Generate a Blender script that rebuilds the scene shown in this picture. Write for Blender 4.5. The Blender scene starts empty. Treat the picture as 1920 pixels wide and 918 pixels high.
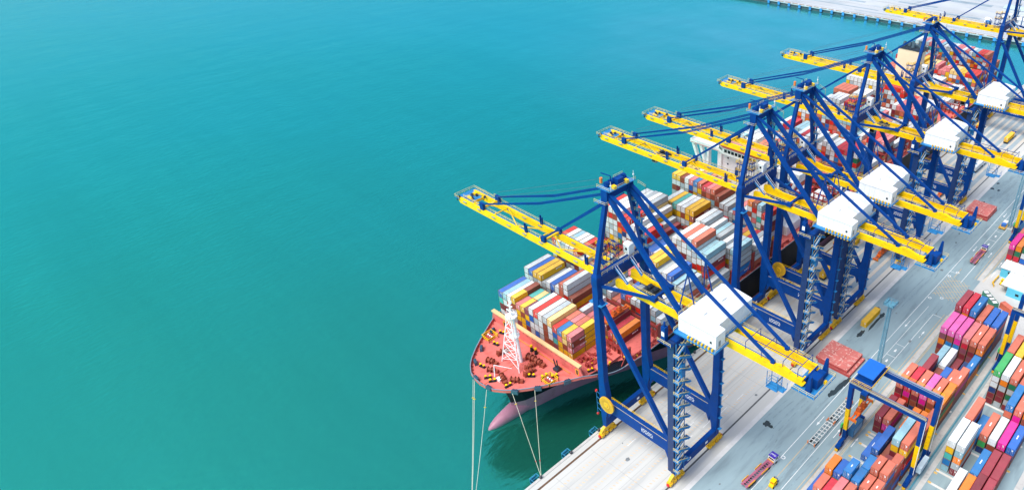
import bpy, math, random
import numpy as np
from mathutils import Vector, Matrix
from mathutils.bvhtree import BVHTree
R = math.radians
rnd = random.Random(7)
scene = bpy.context.scene
col = scene.collection

# ------------------------------------------------------------------ helpers
def srgb(r, g, b):
    f = lambda c: (c/255/12.92) if c/255 <= .04045 else ((c/255+.055)/1.055)**2.4
    return (f(r), f(g), f(b))

MATS = {}
def M(name, color=(.5, .5, .5), rough=.5, metal=0., var=.12, scale=.35, stain=None, stain_amt=.0, bump=0., stretch=(1, 1, 1), spec=.5, rand=.0):
    """painted / weathered surface: base colour, large soft noise, optional stains"""
    if name in MATS: return MATS[name]
    m = bpy.data.materials.new(name); m.use_nodes = True
    nt = m.node_tree; n = nt.nodes; l = nt.links
    b = n['Principled BSDF']
    b.inputs['Roughness'].default_value = rough; b.inputs['Metallic'].default_value = metal
    b.inputs['Specular IOR Level'].default_value = spec
    tc = n.new('ShaderNodeTexCoord'); oi = n.new('ShaderNodeObjectInfo')
    mp = n.new('ShaderNodeMapping'); mp.inputs['Scale'].default_value = stretch
    l.new(tc.outputs['Object'], mp.inputs['Vector'])
    add = n.new('ShaderNodeVectorMath'); add.operation = 'ADD'
    mul = n.new('ShaderNodeMath'); mul.operation = 'MULTIPLY'; mul.inputs[1].default_value = 97.
    l.new(oi.outputs['Random'], mul.inputs[0]); l.new(mp.outputs[0], add.inputs[0]); l.new(mul.outputs[0], add.inputs[1])
    nz = n.new('ShaderNodeTexNoise'); nz.inputs['Scale'].default_value = scale; nz.inputs['Detail'].default_value = 6; nz.inputs['Roughness'].default_value = .65
    l.new(add.outputs[0], nz.inputs['Vector'])
    mr = n.new('ShaderNodeMapRange'); mr.inputs['From Min'].default_value = .3; mr.inputs['From Max'].default_value = .7
    mr.inputs['To Min'].default_value = 1-var; mr.inputs['To Max'].default_value = 1+var
    l.new(nz.outputs['Fac'], mr.inputs['Value'])
    fac = mr.outputs[0]
    if rand:
        r2 = n.new('ShaderNodeMapRange'); r2.inputs['To Min'].default_value = 1-rand; r2.inputs['To Max'].default_value = 1+rand
        l.new(oi.outputs['Random'], r2.inputs['Value'])
        mm = n.new('ShaderNodeMath'); mm.operation = 'MULTIPLY'; l.new(fac, mm.inputs[0]); l.new(r2.outputs[0], mm.inputs[1]); fac = mm.outputs[0]
    sc = n.new('ShaderNodeVectorMath'); sc.operation = 'SCALE'; sc.inputs[0].default_value = color
    l.new(fac, sc.inputs['Scale']); out = sc.outputs[0]
    if stain:
        n2 = n.new('ShaderNodeTexNoise'); n2.inputs['Scale'].default_value = scale*3.1; n2.inputs['Detail'].default_value = 5
        l.new(add.outputs[0], n2.inputs['Vector'])
        m2 = n.new('ShaderNodeMapRange'); m2.inputs['From Min'].default_value = .54; m2.inputs['From Max'].default_value = .7; m2.inputs['To Max'].default_value = stain_amt
        l.new(n2.outputs['Fac'], m2.inputs['Value'])
        mx = n.new('ShaderNodeMix'); mx.data_type = 'RGBA'
        l.new(m2.outputs[0], mx.inputs['Factor']); l.new(out, mx.inputs['A']); mx.inputs['B'].default_value = (*stain, 1)
        out = mx.outputs['Result']
    l.new(out, b.inputs['Base Color'])
    if bump:
        bp = n.new('ShaderNodeBump'); bp.inputs['Strength'].default_value = bump; bp.inputs['Distance'].default_value = .05
        l.new(nz.outputs['Fac'], bp.inputs['Height']); l.new(bp.outputs[0], b.inputs['Normal'])
    MATS[name] = m
    return m

class MB:
    def __init__(s): s.v = []; s.f = []; s.mi = []; s.cur = 0
    def mat(s, i): s.cur = i; return s
    def add(s, vs, fs):
        o = len(s.v); s.v += [tuple(map(float, p)) for p in vs]
        s.f += [tuple(i+o for i in f) for f in fs]; s.mi += [s.cur]*len(fs); return s
    def hexa(s, p):
        return s.add(p, [(0, 3, 2, 1), (4, 5, 6, 7), (0, 1, 5, 4), (1, 2, 6, 5), (2, 3, 7, 6), (3, 0, 4, 7)])
    def box(s, x0, x1, y0, y1, z0, z1):
        return s.hexa([(x0, y0, z0), (x1, y0, z0), (x1, y1, z0), (x0, y1, z0), (x0, y0, z1), (x1, y0, z1), (x1, y1, z1), (x0, y1, z1)])
    def beam(s, a, b, w, h=None, up=(0, 0, 1)):
        a = Vector(a); b = Vector(b); h = h or w; d = (b-a).normalized(); u = Vector(up)
        if abs(d.dot(u)) > .98: u = Vector((0, 1, 0))
        r = d.cross(u).normalized(); u = r.cross(d)
        p = []
        for e in (a, b):
            for i, j in ((-1, -1), (1, -1), (1, 1), (-1, 1)): p.append(e+r*(i*w/2)+u*(j*h/2))
        return s.add(p, [(0, 3, 2, 1), (4, 5, 6, 7), (0, 1, 5, 4), (1, 2, 6, 5), (2, 3, 7, 6), (3, 0, 4, 7)])
    def tube(s, a, b, r, r2=None, n=8):
        a = Vector(a); b = Vector(b); r2 = r if r2 is None else r2; d = (b-a).normalized()
        u = Vector((0, 0, 1)) if abs(d.z) < .95 else Vector((1, 0, 0))
        x = d.cross(u).normalized(); y = d.cross(x)
        p = []
        for e, q in ((a, r), (b, r2)):
            for k in range(n): t = 2*math.pi*k/n; p.append(e+x*(q*math.cos(t))+y*(q*math.sin(t)))
        f = [(k, (k+1) % n, n+(k+1) % n, n+k) for k in range(n)]
        f += [tuple(range(n))[::-1], tuple(range(n, 2*n))]
        return s.add(p, f)
    def loft(s, secs):   # secs: (x, y, z, wx, wy) horizontal rectangles stacked along z
        p = []
        for x, y, z, wx, wy in secs: p += [(x-wx/2, y-wy/2, z), (x+wx/2, y-wy/2, z), (x+wx/2, y+wy/2, z), (x-wx/2, y+wy/2, z)]
        f = [(0, 3, 2, 1)]
        for k in range(len(secs)-1):
            o = 4*k
            for i in range(4): f.append((o+i, o+(i+1) % 4, o+4+(i+1) % 4, o+4+i))
        o = 4*(len(secs)-1); f.append((o, o+1, o+2, o+3))
        return s.add(p, f)
    def prism(s, poly, a, b, axis):   # poly of 2-D points, extruded along axis from a to b
        n = len(poly); p = []
        for e in (a, b):
            for u, w in poly:
                p.append({'x': (e, u, w), 'y': (u, e, w), 'z': (u, w, e)}[axis])
        f = [(k, (k+1) % n, n+(k+1) % n, n+k) for k in range(n)] + [tuple(range(n))[::-1], tuple(range(n, 2*n))]
        return s.add(p, f)
    def poly(s, pts): return s.add(pts, [tuple(range(len(pts)))])
    def rail(s, pts, h=1.1, r=.06, step=2.2):   # handrail along a path
        for a, b in zip(pts[:-1], pts[1:]):
            a = Vector(a); b = Vector(b); L = (b-a).length; k = max(1, int(L/step))
            for zz in (h, h*.5): s.beam(a+Vector((0, 0, zz)), b+Vector((0, 0, zz)), r, r)
            for i in range(k+1):
                q = a.lerp(b, i/k); s.beam(q, q+Vector((0, 0, h)), r, r)
        return s
    def mesh(s, name, mats):
        me = bpy.data.meshes.new(name); me.from_pydata(s.v, [], s.f)
        for m in mats: me.materials.append(m)
        if len(mats) > 1: me.polygons.foreach_set('material_index', s.mi)
        me.validate(); me.update()
        # consistent outward normals
        import bmesh
        bm = bmesh.new(); bm.from_mesh(me); bmesh.ops.recalc_face_normals(bm, faces=bm.faces); bm.to_mesh(me); bm.free()
        return me
    def build(s, name, mats, parent=None, loc=None):
        if not isinstance(mats, (list, tuple)): mats = [mats]
        o = bpy.data.objects.new(name, s.mesh(name, mats)); col.objects.link(o)
        if parent: o.parent = parent
        if loc: o.location = loc
        return o

def tag(o, label=None, cat=None, group=None, kind=None):
    if label: o['label'] = label
    if cat: o['category'] = cat
    if group: o['group'] = group
    if kind: o['kind'] = kind
    return o
def empty(name, loc, label, cat, group=None, rz=0):
    o = bpy.data.objects.new(name, None); col.objects.link(o); o.location = loc; o.rotation_euler = (0, 0, rz)
    o.empty_display_size = .5
    return tag(o, label, cat, group)
def copy_tree(o, parent=None):
    c = o.copy(); col.objects.link(c)
    if parent: c.parent = parent
    for ch in list(o.children): copy_tree(ch, c)
    return c

# ------------------------------------------------------------------ materials
BLUE = M('crane_blue', (.002, .043, .215), .5, spec=.1, var=.16, scale=.25, stain=(.02, .05, .12), stain_amt=.35)
DBLUE = M('platform_blue', (.012, .17, .42), .55, var=.25, scale=.6)
YEL = M('crane_yellow', (.86, .53, .003), .45, spec=.2, var=.1, scale=.3, stain=(.25, .13, .02), stain_amt=.3)
YEL2 = M('bogie_yellow', (.74, .43, .008), .5, var=.25, scale=.9, stain=(.05, .04, .02), stain_amt=.6)
RAILM = M('handrail_cream', (.62, .52, .26), .5)
WHITE = M('white_paint', (.80, .82, .83), .45, var=.05, scale=.4)
HOUSE = M('machine_house_white', (.80, .83, .85), .4, var=.05, scale=.25, stain=(.55, .6, .62), stain_amt=.4)
GREY = M('grey_steel', (.22, .26, .29), .5, var=.2)
DARK = M('dark_steel', (.02, .03, .045), .5, var=.3)
BLACK = M('black_rubber', (.012, .013, .015), .7)
REDP = M('signal_red', (.55, .02, .02), .5)
ROPE = M('wire_rope', (.06, .09, .13), .5)
HAWSER = M('hawser', (.62, .60, .48), .8)
SKYBL = M('pale_cyan_steel', (.11, .30, .41), .5, var=.15)
ORANGE = M('spreader_orange', (.70, .13, .012), .45, var=.2, scale=.8, stain=(.12, .04, .02), stain_amt=.5)
DECK = M('deck_red', (.62, .145, .125), .65, spec=.25, var=.14, scale=.12, stain=(.32, .07, .05), stain_amt=.5)
REDST = M('ship_fitting_red', (.30, .035, .03), .55, var=.3, scale=.5, stain=(.15, .06, .03), stain_amt=.5)
RUST = M('rusty_gear', (.26, .05, .025), .7, var=.35, scale=.9)
HULL = M('hull_navy', (.004, .008, .014), .5, spec=.2, var=.2, scale=.05)
BOOT = M('boot_topping', (.36, .16, .23), .5, var=.12, scale=.12, stain=(.22, .10, .11), stain_amt=.4)
CREAM = M('cream_paint', (.78, .62, .42), .5, var=.05, scale=.1)
SHIPW = M('ship_white', (.88, .885, .88), .45, var=.06, scale=.2, stain=(.5, .42, .36), stain_amt=.25)
BUFF = M('coaming_buff', (.70, .46, .22), .5, var=.12)
BRED = M('bridge_roof_red', (.62, .06, .04), .5)
GLASS = M('dark_glass', (.01, .015, .02), .1)
MBLUE = M('marking_blue', (.01, .1, .4), .5)

def cpaint(name, c, stain=(.18, .07, .04), amt=.35):
    return M('paint_'+name, c, .55, spec=.22, var=.1, scale=.35, stain=stain, stain_amt=amt, rand=.13)
PAL = dict(white=(.60, .645, .66), grey=(.37, .43, .46), ltblue=(.24, .44, .52), blue=(.012, .11, .42), navy=(.012, .045, .17), midblue=(.012, .16, .42),
           yellow=(.72, .42, .012), cream=(.72, .52, .2), orange=(.72, .19, .012), salmon=(.55, .135, .08), red=(.58, .02, .014), crimson=(.50, .016, .04),
           maroon=(.19, .022, .035), brown=(.27, .062, .035), wine=(.30, .035, .055), rose=(.62, .17, .18), magenta=(.62, .012, .25), pink=(.66, .10, .36), green=(.035, .36, .10),
           dkgreen=(.012, .15, .075), teal=(.06, .42, .38), plum=(.21, .06, .09))
WORD = dict(white='white', grey='grey', ltblue='pale blue', blue='blue', navy='navy blue', midblue='bright blue', yellow='yellow', cream='cream yellow', orange='orange',
            salmon='salmon red', red='bright red', crimson='crimson', maroon='dark maroon', brown='rusty brown', wine='wine red', rose='rose pink', magenta='magenta', pink='vivid pink',
            green='light green', dkgreen='dark green', teal='turquoise', plum='dull plum')
CM = {k: cpaint(k, v, amt=(.22 if k in ('white', 'grey', 'ltblue') else .3)) for k, v in PAL.items()}
def faded(c, k):
    g = .3*c[0]+.5*c[1]+.2*c[2]
    return tuple(min(.74, v*(1-.16*k)+k*(.085+.14*g)) for v in c)
RM = {k: M('weathered_roof_'+k, faded(v, .4), .65, spec=.22, var=.14, scale=.3, stain=(.22, .12, .08), stain_amt=.25, rand=.1) for k, v in PAL.items()}
RY = {k: M('sunbleached_roof_'+k, faded(v, .3), .6, spec=.22, var=.12, scale=.3, stain=(.22, .12, .08), stain_amt=.2, rand=.1) for k, v in PAL.items()}
FRAME = M('rusty_frame', (.20, .115, .07), .75, spec=.2, var=.35, scale=1.2)
DOORBAR = M('lock_rod', (.5, .5, .48), .4, metal=.3)
DOORM = M('door_gap', (.02, .02, .02), .7)

# ------------------------------------------------------------------ world, sun, camera
w = bpy.data.worlds.new('World'); scene.world = w; w.use_nodes = True
nt = w.node_tree; bg = nt.nodes['Background']
sky = nt.nodes.new('ShaderNodeTexSky'); sky.sky_type = 'NISHITA'; sky.sun_disc = False
SUN_EL, SUN_AZ = R(60), R(190)       # azimuth: direction the light comes from, measured from +Y clockwise
sky.sun_elevation = SUN_EL; sky.sun_rotation = SUN_AZ
sky.air_density = 1.0; sky.dust_density = 2.5; sky.ozone_density = 1.0
nt.links.new(sky.outputs[0], bg.inputs[0]); bg.inputs[1].default_value = .112
sun = bpy.data.lights.new('sun', 'SUN'); sun.energy = 2.2; sun.angle = R(32); sun.color = (1, .97, .92)
so = bpy.data.objects.new('sun', sun); col.objects.link(so)
d = Vector((math.sin(SUN_AZ)*math.cos(SUN_EL), math.cos(SUN_AZ)*math.cos(SUN_EL), math.sin(SUN_EL)))
so.rotation_euler = (-d).to_track_quat('-Z', 'Y').to_euler(); so.location = (0, 0, 300)
scene.view_settings.view_transform = 'Standard'; scene.view_settings.look = 'None'
scene.view_settings.exposure = .95; scene.view_settings.gamma = 1

CAM = np.array([126.217, -111.476, 185.005]); YAW, PIT, ROLL, F, CX, CY = .7188, .5536, -.0068, 1330.83, 1246.31, 431.32
def cam_axes():
    f = np.array([-math.sin(YAW)*math.cos(PIT), math.cos(YAW)*math.cos(PIT), -math.sin(PIT)])
    r = np.cross(f, [0, 0, 1]); r /= np.linalg.norm(r); u = np.cross(r, f)
    return math.cos(ROLL)*r+math.sin(ROLL)*u, -math.sin(ROLL)*r+math.cos(ROLL)*u, f
cr, cu, cf = cam_axes()
cd = bpy.data.cameras.new('camera'); co = bpy.data.objects.new('camera', cd); col.objects.link(co)
co.matrix_world = Matrix(((cr[0], cu[0], -cf[0], CAM[0]), (cr[1], cu[1], -cf[1], CAM[1]), (cr[2], cu[2], -cf[2], CAM[2]), (0, 0, 0, 1)))
cd.sensor_fit = 'HORIZONTAL'; cd.sensor_width = 36; cd.lens = F/1920*36
cd.shift_x = (960-CX)/1920; cd.shift_y = -(459-CY)/1920
cd.clip_start = 1; cd.clip_end = 9000
scene.camera = co

# ------------------------------------------------------------------ water, ground, quay
def water_mat():
    m = bpy.data.materials.new('harbour_water'); m.use_nodes = True; n = m.node_tree.nodes; l = m.node_tree.links; b = n['Principled BSDF']
    g = n.new('ShaderNodeNewGeometry')
    nz = n.new('ShaderNodeTexNoise'); nz.inputs['Scale'].default_value = .006; nz.inputs['Detail'].default_value = 5; l.new(g.outputs['Position'], nz.inputs['Vector'])
    sep = n.new('ShaderNodeSeparateXYZ'); l.new(g.outputs['Position'], sep.inputs[0])
    # sediment: greener towards the near basin, bluer in the outer channel
    a = n.new('ShaderNodeMath'); a.operation = 'MULTIPLY_ADD'; a.inputs[1].default_value = -.35; l.new(sep.outputs['X'], a.inputs[0]); l.new(sep.outputs['Y'], a.inputs[2])
    mr = n.new('ShaderNodeMapRange'); mr.inputs['From Min'].default_value = -40; mr.inputs['From Max'].default_value = 480; l.new(a.outputs[0], mr.inputs['Value'])
    ad = n.new('ShaderNodeMath'); ad.operation = 'MULTIPLY_ADD'; ad.inputs[1].default_value = .5; ad.inputs[2].default_value = -.25; l.new(nz.outputs['Fac'], ad.inputs[0])
    a2 = n.new('ShaderNodeMath'); a2.operation = 'ADD'; a2.use_clamp = True; l.new(ad.outputs[0], a2.inputs[0]); l.new(mr.outputs[0], a2.inputs[1])
    mx = n.new('ShaderNodeMix'); mx.data_type = 'RGBA'; l.new(a2.outputs[0], mx.inputs['Factor'])
    mx.inputs['A'].default_value = (.045, .53, .36, 1); mx.inputs['B'].default_value = (.04, .58, .57, 1)
    pl = n.new('ShaderNodeVectorMath'); pl.operation = 'DISTANCE'; pl.inputs[1].default_value = (-170, 470, WZ); l.new(g.outputs['Position'], pl.inputs[0])  # milky far patch: haze and cloud reflection painted into the water colour
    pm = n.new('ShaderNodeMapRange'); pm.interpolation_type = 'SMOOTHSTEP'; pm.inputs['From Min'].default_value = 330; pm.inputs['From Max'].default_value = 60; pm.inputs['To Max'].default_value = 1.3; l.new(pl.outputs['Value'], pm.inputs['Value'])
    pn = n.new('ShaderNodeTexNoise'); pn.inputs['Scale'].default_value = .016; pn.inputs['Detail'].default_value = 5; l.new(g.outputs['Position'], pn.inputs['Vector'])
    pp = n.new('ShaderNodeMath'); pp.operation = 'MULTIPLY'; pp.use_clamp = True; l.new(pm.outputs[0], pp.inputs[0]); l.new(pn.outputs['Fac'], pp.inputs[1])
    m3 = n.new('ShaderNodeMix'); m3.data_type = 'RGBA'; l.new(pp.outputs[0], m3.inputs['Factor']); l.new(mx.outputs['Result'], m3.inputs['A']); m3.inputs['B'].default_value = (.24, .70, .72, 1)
    smp = n.new('ShaderNodeMapping'); smp.inputs['Rotation'].default_value = (0, 0, R(-28)); smp.inputs['Scale'].default_value = (.004, .03, 1); l.new(g.outputs['Position'], smp.inputs['Vector'])
    sn_ = n.new('ShaderNodeTexNoise'); sn_.inputs['Scale'].default_value = 1.; sn_.inputs['Detail'].default_value = 6; sn_.inputs['Roughness'].default_value = .7; l.new(smp.outputs[0], sn_.inputs['Vector'])
    sm = n.new('ShaderNodeMapRange'); sm.inputs['From Min'].default_value = .3; sm.inputs['From Max'].default_value = .7; sm.inputs['To Min'].default_value = .955; sm.inputs['To Max'].default_value = 1.035; l.new(sn_.outputs['Fac'], sm.inputs['Value'])
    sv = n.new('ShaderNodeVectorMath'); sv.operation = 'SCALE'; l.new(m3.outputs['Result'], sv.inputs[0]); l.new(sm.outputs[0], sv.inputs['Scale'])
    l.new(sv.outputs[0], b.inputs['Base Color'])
    b.inputs['Roughness'].default_value = .2; b.inputs['Metallic'].default_value = .9; b.inputs['Specular Tint'].default_value = (.42, .88, 1, 1); b.inputs['IOR'].default_value = 1.33
    mp = n.new('ShaderNodeMapping'); mp.inputs['Rotation'].default_value = (0, 0, R(20)); mp.inputs['Scale'].default_value = (1, .45, 1); l.new(g.outputs['Position'], mp.inputs['Vector'])
    w1 = n.new('ShaderNodeTexNoise'); w1.inputs['Scale'].default_value = .55; w1.inputs['Detail'].default_value = 4; l.new(mp.outputs[0], w1.inputs['Vector'])
    w2 = n.new('ShaderNodeTexNoise'); w2.inputs['Scale'].default_value = .07; w2.inputs['Detail'].default_value = 3; l.new(mp.outputs[0], w2.inputs['Vector'])
    s = n.new('ShaderNodeMath'); s.operation = 'MULTIPLY_ADD'; s.inputs[1].default_value = 2.; l.new(w2.outputs['Fac'], s.inputs[0]); l.new(w1.outputs['Fac'], s.inputs[2])
    bp = n.new('ShaderNodeBump'); bs = n.new('ShaderNodeMapRange'); bs.inputs['From Min'].default_value = .3; bs.inputs['From Max'].default_value = .7; bs.inputs['To Min'].default_value = .10; bs.inputs['To Max'].default_value = .27; l.new(sn_.outputs['Fac'], bs.inputs['Value']); l.new(bs.outputs[0], bp.inputs['Strength']); bp.inputs['Distance'].default_value = .9; l.new(s.outputs[0], bp.inputs['Height']); l.new(bp.outputs[0], b.inputs['Normal'])
    return m
WZ = -4.
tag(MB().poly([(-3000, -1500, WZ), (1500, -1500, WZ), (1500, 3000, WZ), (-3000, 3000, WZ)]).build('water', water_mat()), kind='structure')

ASPH = M('asphalt', (.235, .325, .355), .75, var=.12, scale=.06, stain=(.13, .18, .21), stain_amt=.55, stretch=(2.2, .35, 1), spec=.3)
CONC = M('apron_concrete', (.475, .485, .465), .75, var=.09, scale=.09, stain=(.30, .32, .33), stain_amt=.55, stretch=(1.6, .11, 1), spec=.3)
CONC2 = M('kerb_concrete', (.46, .46, .44), .8, var=.12, scale=.2, stain=(.3, .3, .3), stain_amt=.5, spec=.3)
QWALL = M('quay_wall', (.12, .13, .12), .85, var=.3, scale=.2)
LINEW = M('line_white', (.72, .74, .74), .6, var=.12, scale=1.)
LINEY = M('line_yellow', (.60, .40, .16), .6, var=.2, scale=.7)
LINEF = M('line_faded_orange', (.62, .44, .25), .7, var=.2, scale=.4)
RAILD = M('rail_groove', (.10, .055, .03), .7, var=.3)
RAILG = M('rail_groove_grey', (.07, .075, .08), .7, var=.3)
WET = M('wet_asphalt', (.030, .045, .052), .16, var=.2, scale=.3)
QX = -3.2
g = MB().box(QX, 420, -260, 520, -.6, 0)
tag(g.build('ground', ASPH), kind='structure')
tag(MB().box(QX+.15, 420, -260, 519, -9, -.6).build('quay_wall_structure', QWALL), kind='structure').name = 'quay_wall'
m = MB(); m.poly([(QX+.9, -260, .005), (34, -260, .005), (34, 500, .005), (QX+.9, 500, .005)])
tag(m.build('apron', CONC), kind='structure')
tag(MB().box(QX, QX+.9, -260, 520, .0, .22).build('quay_edge', CONC2), kind='structure')
tag(MB().poly([(34, -260, .006), (35.7, -260, .006), (35.7, 500, .006), (34, 500, .006)]).build('apron_edge_strip', M('edge_strip', (.54, .55, .545), .8, var=.1, scale=.3)), kind='structure')
m = MB()
for x in (0, ):
    m.poly([(x-.38, -260, .010), (x+.38, -260, .010), (x+.38, 500, .010), (x-.38, 500, .010)])
tag(m.build('crane_rail', RAILD), kind='structure')
m = MB(); m.poly([(29.9, -260, .010), (30.5, -260, .010), (30.5, 500, .010), (29.9, 500, .010)])
tag(m.build('crane_rail', RAILG), kind='structure')
# faded orange hatch strips and slab joints on the apron
m = MB()
for x in (4.2, 8.3, 12.4, 16.5, 20.6, 24.7):
    for k in range(230):
        y = -40+k*1.35
        m.poly([(x-.1, y, .012), (x+.75, y+.35, .012), (x+.75, y+.62, .012), (x-.1, y+.27, .012)])
tag(m.build('apron_hatching', LINEF), kind='structure')
m = MB()
for x in (2.4, 6.6, 14.9, 19, 27.2): m.poly([(x, -60, .011), (x+.1, -60, .011), (x+.1, 500, .011), (x, 500, .011)])
for k in range(36): y = -52+k*15.3; m.poly([(1, y, .0112), (29.4, y, .0112), (29.4, y+.1, .0112), (1, y+.1, .0112)])
tag(m.build('apron_joints', M('joint', (.30, .31, .31), .8)), kind='structure')
m = MB()
for k, x in enumerate((3.4, 7.5, 11.6, 15.7, 19.8, 23.9)):
    m.poly([(x+1.35, 126, .008), (x+3.9, 126, .008), (x+3.9, 300, .008), (x+1.35, 300, .008)]); m.poly([(x+1.35, 318, .008), (x+3.9, 318, .008), (x+3.9, 500, .008), (x+1.35, 500, .008)])
tag(m.build('apron_lanes', M('apron_asphalt', (.27, .34, .38), .75, var=.15, scale=.1, spec=.3)), kind='structure')
m = MB()
for k, x in enumerate((3.4, 7.5, 11.6, 15.7, 19.8, 23.9, 28)):
    for dx in (.25, 1.0): m.poly([(x+dx, 126, .013), (x+dx+.14, 126, .013), (x+dx+.14, 500, .013), (x+dx, 500, .013)])
tag(m.build('apron_lane_lines', LINEF), kind='structure')
# RTG runways and yard strips
m = MB()
for a, b in ((61.9, 63.9), (85.0, 86.9), (88.6, 90.2), (112, 114)):
    m.poly([(a, -60, .005), (b, -60, .005), (b, 139, .005), (a, 139, .005)]); m.poly([(a, 172, .005), (b, 172, .005), (b, 480, .005), (a, 480, .005)])
tag(m.build('runway_strip', CONC2), kind='structure')
m = MB().poly([(63.6, 158, .006), (140, 160, .006), (140, 186, .006), (66, 186, .006), (63.6, 172, .006)]); m.poly([(62.2, 139.2, .006), (140, 139.2, .006), (140, 158, .006), (63.6, 158, .006)])
tag(m.build('yard_pavement', M('pale_pavement', (.48, .48, .46), .8, var=.1, scale=.1)), kind='structure')
tag(MB().box(87.3, 87.75, -60, 139, 0, .28).build('cable_channel', M('channel_teal', (.05, .22, .30), .5)), kind='structure')
m = MB()
for x0, n_ in ((67.3, 6), (91.2, 6)):
    for y in ((60.6, 59.0, 54.3, 47.3, 74.6, 41.2, 87.6, 99.2) if x0 < 80 else (60.2, 54.2, 47.6, 41.6, 99.4, 87.6, 74.4)):
        m.poly([(x0-.4, y-.45, .007), (x0+17.3, y-.45, .007), (x0+17.3, y+.45, .007), (x0-.4, y+.45, .007)])
tag(m.build('slot_bars', M('slot_bar', (.55, .55, .52), .8, var=.15)), kind='structure')
m = MB()
for x0 in (67.3, 91.2):
    for y in (60.6, 59.0, 54.3, 47.3, 74.6, 99.2, 112, 124.6):
        for xx in (x0-.2, x0+17.1): m.poly([(xx-.5, y-.4, .011), (xx+.5, y-.4, .011), (xx+.5, y+.4, .011), (xx-.5, y+.4, .011)])
tag(m.build('slot_marks', M('slot_mark_yellow', (.62, .38, .08), .7, var=.2)), kind='structure')
# painted road lines
wl, yl = MB(), MB()
def ln(mb, x, y0, y1, w=.16, z=.009): mb.poly([(x-w/2, y0, z), (x+w/2, y0, z), (x+w/2, y1, z), (x-w/2, y1, z)])
def cross(mb, x0, x1, y, w=.18, z=.0095): mb.poly([(x0, y-w/2, z), (x1, y-w/2, z), (x1, y+w/2, z), (x0, y+w/2, z)])
ln(wl, 50.3, -40, 480, .2); ln(wl, 57.3, -40, 136, .18); ln(wl, 57.3, 165, 480, .18)
ln(yl, 53.6, -40, 84, .16); ln(yl, 53.5, 167, 176, .16)
for x in (60.9, 62.0, 64.3, 64.75): ln(yl, x, -40, 139, .15); ln(yl, x, 172, 480, .15)
ln(wl, 53.6, 84, 140, .16); ln(wl, 53.6, 190, 480, .16)
for y in (86, 94, 101, 109, 190, 200, 209, 219, 228): cross(wl, 53.6, 57.2, y)
cross(wl, 50.3, 53.5, 171); cross(wl, 57.3, 61, 136)
def arrow(x, y, s=1):
    wl.poly([(x-.1, y, .0098), (x+.1, y, .0098), (x+.1, y+s*3.6, .0098), (x-.1, y+s*3.6, .0098)])
    wl.poly([(x-.42, y+s*3.6, .0099), (x+.42, y+s*3.6, .0099), (x, y+s*5.4, .0099)])
for x, y, s in ((51.95, 57, -1), (59.1, 50.5, 1), (65.5, 50.8, 1), (51.9, 126, -1), (59.1, 118, 1), (59.2, 193, 1), (51.9, 199, -1), (65.6, 188, 1), (66, 178, 1), (51.9, 240, -1)): arrow(x, y, s)
for x, y in ((55.4, 90), (55.4, 97.5), (55.4, 105), (55.4, 204.5), (55.4, 214), (55.4, 223)):
    wl.poly([(x-.35, y-.9, .0097), (x+.35, y-.9, .0097), (x+.35, y+.3, .0097), (x, y+1.1, .0097), (x-.35, y+.3, .0097)])
def ring(x, y, r=.75):
    for k in range(12):
        a, b = 2*math.pi*k/12, 2*math.pi*(k+1)/12
        wl.poly([(x+r*math.cos(a), y+r*math.sin(a), .0105), (x+r*math.cos(b), y+r*math.sin(b), .0105), (x+.62*r*math.cos(b), y+.62*r*math.sin(b), .0105), (x+.62*r*math.cos(a), y+.62*r*math.sin(a), .0105)])
for x, y in ((50.9, 32.6), (51.5, 146), (51.5, 167), (55.5, 149), (53.3, 172)): ring(x, y)
for dx in (9, 13.5, 18.5, 22.5):
    for k in range(4): ln(wl, dx+k*.6, -6+k*9+dx, -2+k*9+dx, .14, .0125)
tag(wl.build('road_markings', LINEW), kind='structure')
# yellow box junction
for k in range(14):
    t = k*1.85
    a = (51+max(0, t-17), 149.5+min(t, 17)); b = (51+min(t, 10.4), 149.5+max(0, t-10.4))
    if abs(a[0]-b[0]) > .5: yl.beam((a[0], a[1], .0096), (b[0], b[1], .0096), .16, .002)
    a = (51+max(0, t-17), 166.5-min(t, 17)); b = (51+min(t, 10.4), 166.5-max(0, t-10.4))
    if k % 3 == 0 and abs(a[0]-b[0]) > .5: yl.beam((a[0], a[1], .0122), (b[0], b[1], .0122), .16, .002)
tag(yl.build('road_markings', LINEY), kind='structure')
# tyre tracks and oil drips on the road
m = MB(); r = random.Random(5)
for k in range(46):
    x = r.uniform(36.6, 60.5); y = r.uniform(-30, 300); L = r.uniform(8, 34); dx = r.uniform(-1.4, 1.4); zz = .0052+.00002*k
    for o_ in (0, 1.85):
        p = [(x+o_+dx*(t/6)**2, y+L*t/6) for t in range(7)]
        m.add([(a-.22, b, zz) for a, b in p]+[(a+.22, b, zz) for a, b in p], [(i, i+7, i+8, i+1) for i in range(6)])
tag(m.build('tyre_tracks', M('tyre_track', (.20, .285, .32), .75, var=.25, scale=.5)), kind='structure')
m = MB()
for k in range(40):
    x = r.choice([r.uniform(1, 29), r.uniform(36, 60)]); y = r.uniform(-25, 260); q = r.uniform(.25, .8)
    m.poly([(x+q*r.uniform(.6, 1.2)*math.cos(a*.7), y+q*r.uniform(.7, 1.6)*math.sin(a*.7), .0145+.00003*k) for a in range(9)])
tag(m.build('oil_stains', M('oil_stain', (.15, .17, .18), .5, var=.3)), kind='structure')
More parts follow.
